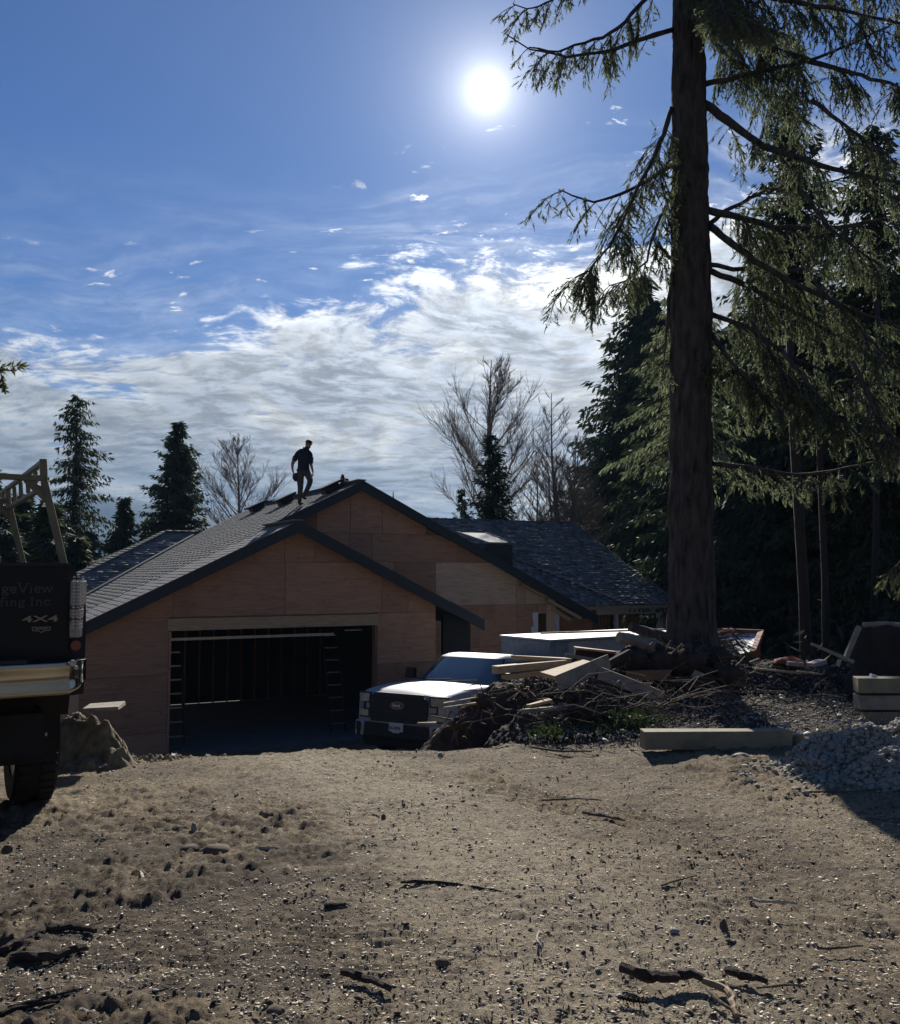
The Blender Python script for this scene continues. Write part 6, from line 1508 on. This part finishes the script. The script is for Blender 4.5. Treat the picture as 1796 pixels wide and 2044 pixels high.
# grey concrete rubble heap
def rubble():
    c = at(1740, 1560, 6.6); z0 = gzf(c.x, 6.6); t = thing('rubble_heap', 'lumpy heap of grey concrete slurry at the right edge', 'rubble heap', (c.x, 6.6, z0))
    def hz_(x, y):
        z = np.full(np.shape(x), -9.0)
        for (a, b, h_, w_) in ((2.86, 6.95, .21, .34), (3.15, 6.9, .29, .42), (3.55, 6.85, .38, .5), (4.0, 6.9, .46, .6), (2.66, 6.70, .10, .24), (3.15, 6.50, .18, .38), (3.6, 6.45, .22, .5)): z = np.maximum(z, -.12 + (h_ + .12) * np.exp(-((x - a) ** 2 + (y - b) ** 2 * 1.6) / w_ ** 2))
        return z + gz(x, y)
    xs = np.linspace(2.0, 4.6, 260); ys = np.linspace(6.0, 7.7, 170); Y, X = np.meshgrid(ys, xs, indexing='ij'); Z = hz_(X, Y)
    Z = Z + .07 * np.abs(fbm(X * 8, Y * 8, 4, .6)) + .03 * fbm(X * 26, Y * 26, 3, .6)
    V = np.stack([X - c.x, Y - 6.6, Z - z0], -1).reshape(-1, 3); i = np.arange(X.size).reshape(X.shape); Fq = np.stack([i[:-1, :-1], i[:-1, 1:], i[1:, 1:], i[1:, :-1]], -1).reshape(-1, 4)
    keep = (Z > gz(X, Y) - .03); kk = keep[:-1, :-1] & keep[1:, 1:]; np_mesh('heap_body', V, Fq[kk.ravel()], M_slush, t, smooth=True)
    rng = np.random.default_rng(8); rv = []; 
    me0 = rock_mesh(1, 1, 1, 3, 1); base = np.array([v.co[:] for v in me0.vertices]); fc_ = np.array([p.vertices[:] for p in me0.polygons]); Vs, Fs = [], []; n = 0
    for i in range(9000):
        x = rng.uniform(2.05, 4.4); y = rng.uniform(6.1, 7.3); h_ = float(hz_(np.array([x]), np.array([y]))[0]); g_ = gzf(x, y)
        if h_ < g_ - .05 and rng.random() < .9: continue
        s_ = .007 + .022 * rng.random() ** 2.5; rot = np.linalg.qr(rng.normal(size=(3, 3)))[0]; b = (base * (1 + .25 * rng.normal(size=(len(base), 1)))) @ rot * np.array([1, 1, .8]) * s_
        Vs.append(b + np.array([x - c.x, y - 6.6, max(h_ + .02 + .02 * rng.random(), g_ + s_ * .4) - z0])); Fs.append(fc_ + n); n += len(base)
    o = np_mesh('heap_lumps', np.concatenate(Vs), np.concatenate(Fs), M_slush, t, k=3, smooth=True); tag(o, kind='stuff')
rubble()
# mound of yellowish soil with scraps, left by the truck
def left_mound():
    c = gpt(170, 1500); xs = np.linspace(-4.3, -2.2, 150); ys = np.linspace(6.9, 9.2, 150); Y, X = np.meshgrid(ys, xs, indexing='ij')
    Z = np.full(X.shape, -9.0)
    for (a, b, h_, w_) in ((-3.00, 7.9, .20, .26), (-3.28, 8.0, .24, .34), (-3.12, 7.95, .22, .26), (-2.84, 7.75, .0, .22), (-3.0, 7.65, -.06, .30)): Z = np.maximum(Z, -.35 + (h_ + .35) * np.exp(-((X - a) ** 2 + (Y - b) ** 2) / w_ ** 2))
    Z = Z + .09 * np.abs(fbm(X * 7, Y * 7, 4, .65)) + .05 * fbm(X * 20, Y * 20, 3, .65)
    V = np.stack([X, Y, Z], -1).reshape(-1, 3); i = np.arange(X.size).reshape(X.shape); Fq = np.stack([i[:-1, :-1], i[:-1, 1:], i[1:, 1:], i[1:, :-1]], -1).reshape(-1, 4); kk = (Z > gz(X, Y) - .12)
    tag(np_mesh('soil_mound', V, Fq[(kk[:-1, :-1] & kk[1:, 1:]).ravel()], M_sandb, smooth=True), 'small mound of yellowish soil beside the roofing truck tyre', 'soil mound')
    plank('grey slab lying on the yellowish soil mound', 172, 1414, 244, 1408, 7.85, 7.9, .30, .03, M_lumgrey, 'grey_slab', 'slab', group=None)
    for i, (x, y, w_, lab) in enumerate(((165, 1505, 22, 'crumpled white plastic at the left foot of the yellowish mound'), (190, 1512, 18, 'second crumpled white plastic scrap under the yellowish mound'), (222, 1519, 14, 'torn white card scrap right of the plastic'),
                                         (346, 1516, 6, 'white pebble on the crest left of the garage jamb'), (376, 1490, 9, 'white shard leaning at the right foot of the yellowish mound'), (205, 1538, 14, 'small white card chip on the dirt near the truck tyre'))):
        q = gpt(x, y); k_ = q.y / F_PX; solo('white_scrap', lab, 'scrap', lambda mb: mb.prism([q + Vector((k_ * w_ * a, b, random.uniform(.005, .05))) for a, b in ((-.5, 0), (-.1, -.05), (.5, -.02), (.4, .06), (-.2, .07))], (0, 0, .006)), M_card if i % 2 else M_tarp, 'white scraps by the yellowish mound')
left_mound()
# green sprigs and thin branches on the mound
def sprigs(label, px, py, Y, w_, h_, n, seed):
    rng = np.random.default_rng(seed); p = at(px, py, Y); p.z = surf(p.x, p.y) - .02; t = thing('cut_greenery', label, 'greenery', p, 0, 'cut green sprigs on the mound')
    C = rng.normal(size=(n, 3)) * np.array([w_, .12, 0]) + np.array([0, 0, 1]) * (rng.random((n, 1)) * h_); D_ = rng.normal(size=(n, 3)) + np.array([0, 0, .6])
    V = blades(C, D_, .05 + .05 * rng.random(n), .010 + .008 * rng.random(n), rng); tag(np_mesh('sprigs', V, quads(V), M_sprig, t), kind='stuff')
    mb = MB()
    for i in range(14): q = Vector((rng.normal() * w_, rng.normal() * .08, rng.random() * h_)); mb.tube([q, q + Vector((rng.normal() * .1, 0, rng.random() * .1)), q + Vector((rng.normal() * .2, 0, rng.random() * .06))], [.006, .004, .002], 4)
    mb.build('stems', M_stick, t)
sprigs('low green sprigs at the front foot of the mound', 1102, 1464, 8.3, .10, .12, 900, 1); sprigs('taller green sprigs left of the long timber', 1254, 1440, 8.5, .12, .20, 1100, 2)
sprigs('thin green sprigs left behind the tall ones', 1190, 1455, 8.4, .10, .08, 350, 3); sprigs('sparse green shoots tangled round the sloping grey board', 1270, 1400, 8.8, .14, .16, 350, 4)
def tangle():
    rg = random.Random(12); c = at(1300, 1400, 8.8); t = thing('brushwood', 'tangle of thin dead branches between the mound and the long timber', 'brushwood', c); mb = MB()
    for i in range(150):
        x0, y0 = rg.uniform(1040, 1500), rg.uniform(1375, 1455); Y = rg.uniform(8.3, 9.4); p0 = at(x0, y0, Y); p0.z = max(p0.z, surf(p0.x, p0.y)) + .01; d = Vector((rg.gauss(0, .22), rg.gauss(0, .08), rg.gauss(.02, .07)))
        p1 = p0 + d + Vector((0, 0, .06)); p2 = p1 + d * .8 + Vector((rg.gauss(0, .05), 0, -.09)); mb.tube([p0 - c, p1 - c, p2 - c], [.006, .005, .002], 4)
    for i in range(60):
        x0, y0 = rg.uniform(1440, 1760), rg.uniform(1330, 1430); Y = rg.uniform(8.8, 11); p0 = at(x0, y0, Y); p0.z = surf(p0.x, p0.y) + .02; d = Vector((rg.gauss(0, .25), rg.gauss(0, .12), rg.gauss(.02, .05)))
        mb.tube([p0 - c, p0 + d - c + Vector((0, 0, .04)), p0 + d * 1.8 - c], [.007, .006, .002], 4)
    tag(mb.build('branches', M_stick, t), kind='stuff')
tangle()

# ------------------------------------------------------------------ uncountable litter on the dirt
def litter():
    rng = np.random.default_rng(21)
    def spots(n, ymin=1.9, ymax=8.6, clump=.0, pw=1.0):
        Y = ymin * (ymax / ymin) ** (rng.random(n) ** pw); X = rng.uniform(-.58, .58, n) * Y
        if clump:
            k_ = fbm(X * 1.6 + 3, Y * 1.6, 3) + .30 * ss(.6, -1.6, X) * ss(1.8, 3.4, Y) * ss(6.6, 4.8, Y); keep = k_ > rng.normal(size=n) * .12 + clump; X, Y = X[keep], Y[keep]
        return X, Y
    def flat(X, Y, sz, asp, th, tilt, name, m, label, lift=.0, k=6):
        n = len(X); a = np.linspace(0, 2 * math.pi, k, endpoint=False)[None] + rng.random((n, 1)) * 6.28; rad = sz[:, None] * (.7 + .5 * rng.random((n, k)))
        lx = np.cos(a) * rad; ly = np.sin(a) * rad * asp[:, None]; th_ = rng.random(n)[:, None] * 6.28; wx = lx * np.cos(th_) - ly * np.sin(th_); wy = lx * np.sin(th_) + ly * np.cos(th_)
        tx, ty = rng.normal(size=(2, n)) * tilt; wz = wx * tx[:, None] + wy * ty[:, None]
        Zc = gz(X, Y) + lift + th * .5
        rim = np.stack([X[:, None] + wx, Y[:, None] + wy, Zc[:, None] + wz], -1); top = np.stack([X, Y, Zc + th], -1)[:, None]; bot = np.stack([X, Y, Zc - th], -1)[:, None]
        V = np.concatenate([rim, top, bot], 1).reshape(-1, 3); tri = np.array([(j, (j + 1) % k, k) for j in range(k)] + [((j + 1) % k, j, k + 1) for j in range(k)]); Fq = (tri[None] + (np.arange(n) * (k + 2))[:, None, None]).reshape(-1, 3)
        tag(np_mesh(name, V, Fq, m, k=3), label, name.replace('_', ' '), kind='stuff')
    def rz(X, Y):  # rough height offset equals the relief of the ground sheet closely enough
        return 0.030 * fbm(X * 1.1, Y * 1.1, 4) + 0.020 * fbm(X * 5, Y * 5, 4, .6)
    X, Y = spots(34000); kp = rng.random(len(X)) > .55 * pathm(X, Y); X, Y = X[kp], Y[kp]; s_ = (.003 + .010 * rng.random(len(X)) ** 3); flat(X, Y, s_, .2 + .35 * rng.random(len(X)), .0012, .12, 'wood_chips', M_chip, 'pale wood chips trodden over the whole dirt yard', rz(X, Y) + .001, 5)
    X, Y = spots(50000, clump=.0); s_ = (.003 + .013 * rng.random(len(X)) ** 3.0); flat(X, Y, s_, .2 + .4 * rng.random(len(X)), .0015, .16, 'wood_shreds', M_chip, 'denser pale chips on the churned patches', rz(X, Y) + .003, 5)
    X, Y = spots(4000, clump=-.02); s_ = (.004 + .012 * rng.random(len(X)) ** 2.5); flat(X, Y, s_, .7 + .3 * rng.random(len(X)), .006, .2, 'gravel', M_peb, 'small pebbles in the dirt', rz(X, Y) + .001)
    X, Y = spots(2800, clump=.06); s_ = (.004 + .016 * rng.random(len(X)) ** 2.5); flat(X, Y, s_, .6 + .4 * rng.random(len(X)), .008, .3, 'dirt_clods', M_clod, 'dark crumbs of soil and bark on the dirt', rz(X, Y) + .001)
    # needles and twigs
    X, Y = spots(5000); n = len(X); c = np.stack([X, Y, gz(X, Y) + rz(X, Y) + .004], 1); d = rng.normal(size=(n, 3)) * np.array([1, 1, .04]); V = blades(c, d, .02 + .10 * rng.random(n) ** 3, .0025 + .003 * rng.random(n), rng)
    tag(np_mesh('twig_litter', V, quads(V), M_stick), 'short dark twigs strewn over the dirt', 'twig litter', kind='stuff')
    # stones and scraps on the shaded bank beyond the timber
    n = 7000; X = rng.uniform(.6, 5.4, n); Y = rng.uniform(7.9, 11.5, n); z = np.maximum(mz(X, Y), gz(X, Y)); s_ = .006 + .030 * rng.random(n) ** 4
    k = 6; 
    lx = rz(X, Y) * 0
    flat(X, Y, s_, .4 + .6 * rng.random(n), .012, .35, 'bank_litter', M_peb, 'stones and wood scraps on the shaded bank behind the long timber', z - gz(X, Y) + .02 + .05 * rng.random(n))
litter()

# ------------------------------------------------------------------ air
def haze():
    mb = MB(); mb.box((0, 1700, 116), (6900, 3560, 256)); o = mb.build('haze', bpy.data.materials.new('haze_air')); m = o.data.materials[0]; m.use_nodes = True
    T = NT(m.node_tree); T.n.clear(); out = T.node('ShaderNodeOutputMaterial'); v = T.node('ShaderNodeVolumePrincipled'); v.inputs['Color'].default_value = (.36, .64, 1, 1); v.inputs['Density'].default_value = HAZE; v.inputs['Anisotropy'].default_value = 0.0
    T.l.new(v.outputs[0], out.inputs[1]); tag(o, kind='stuff', label='thin blue haze in the air', cat='haze')
HAZE = .00024
haze()
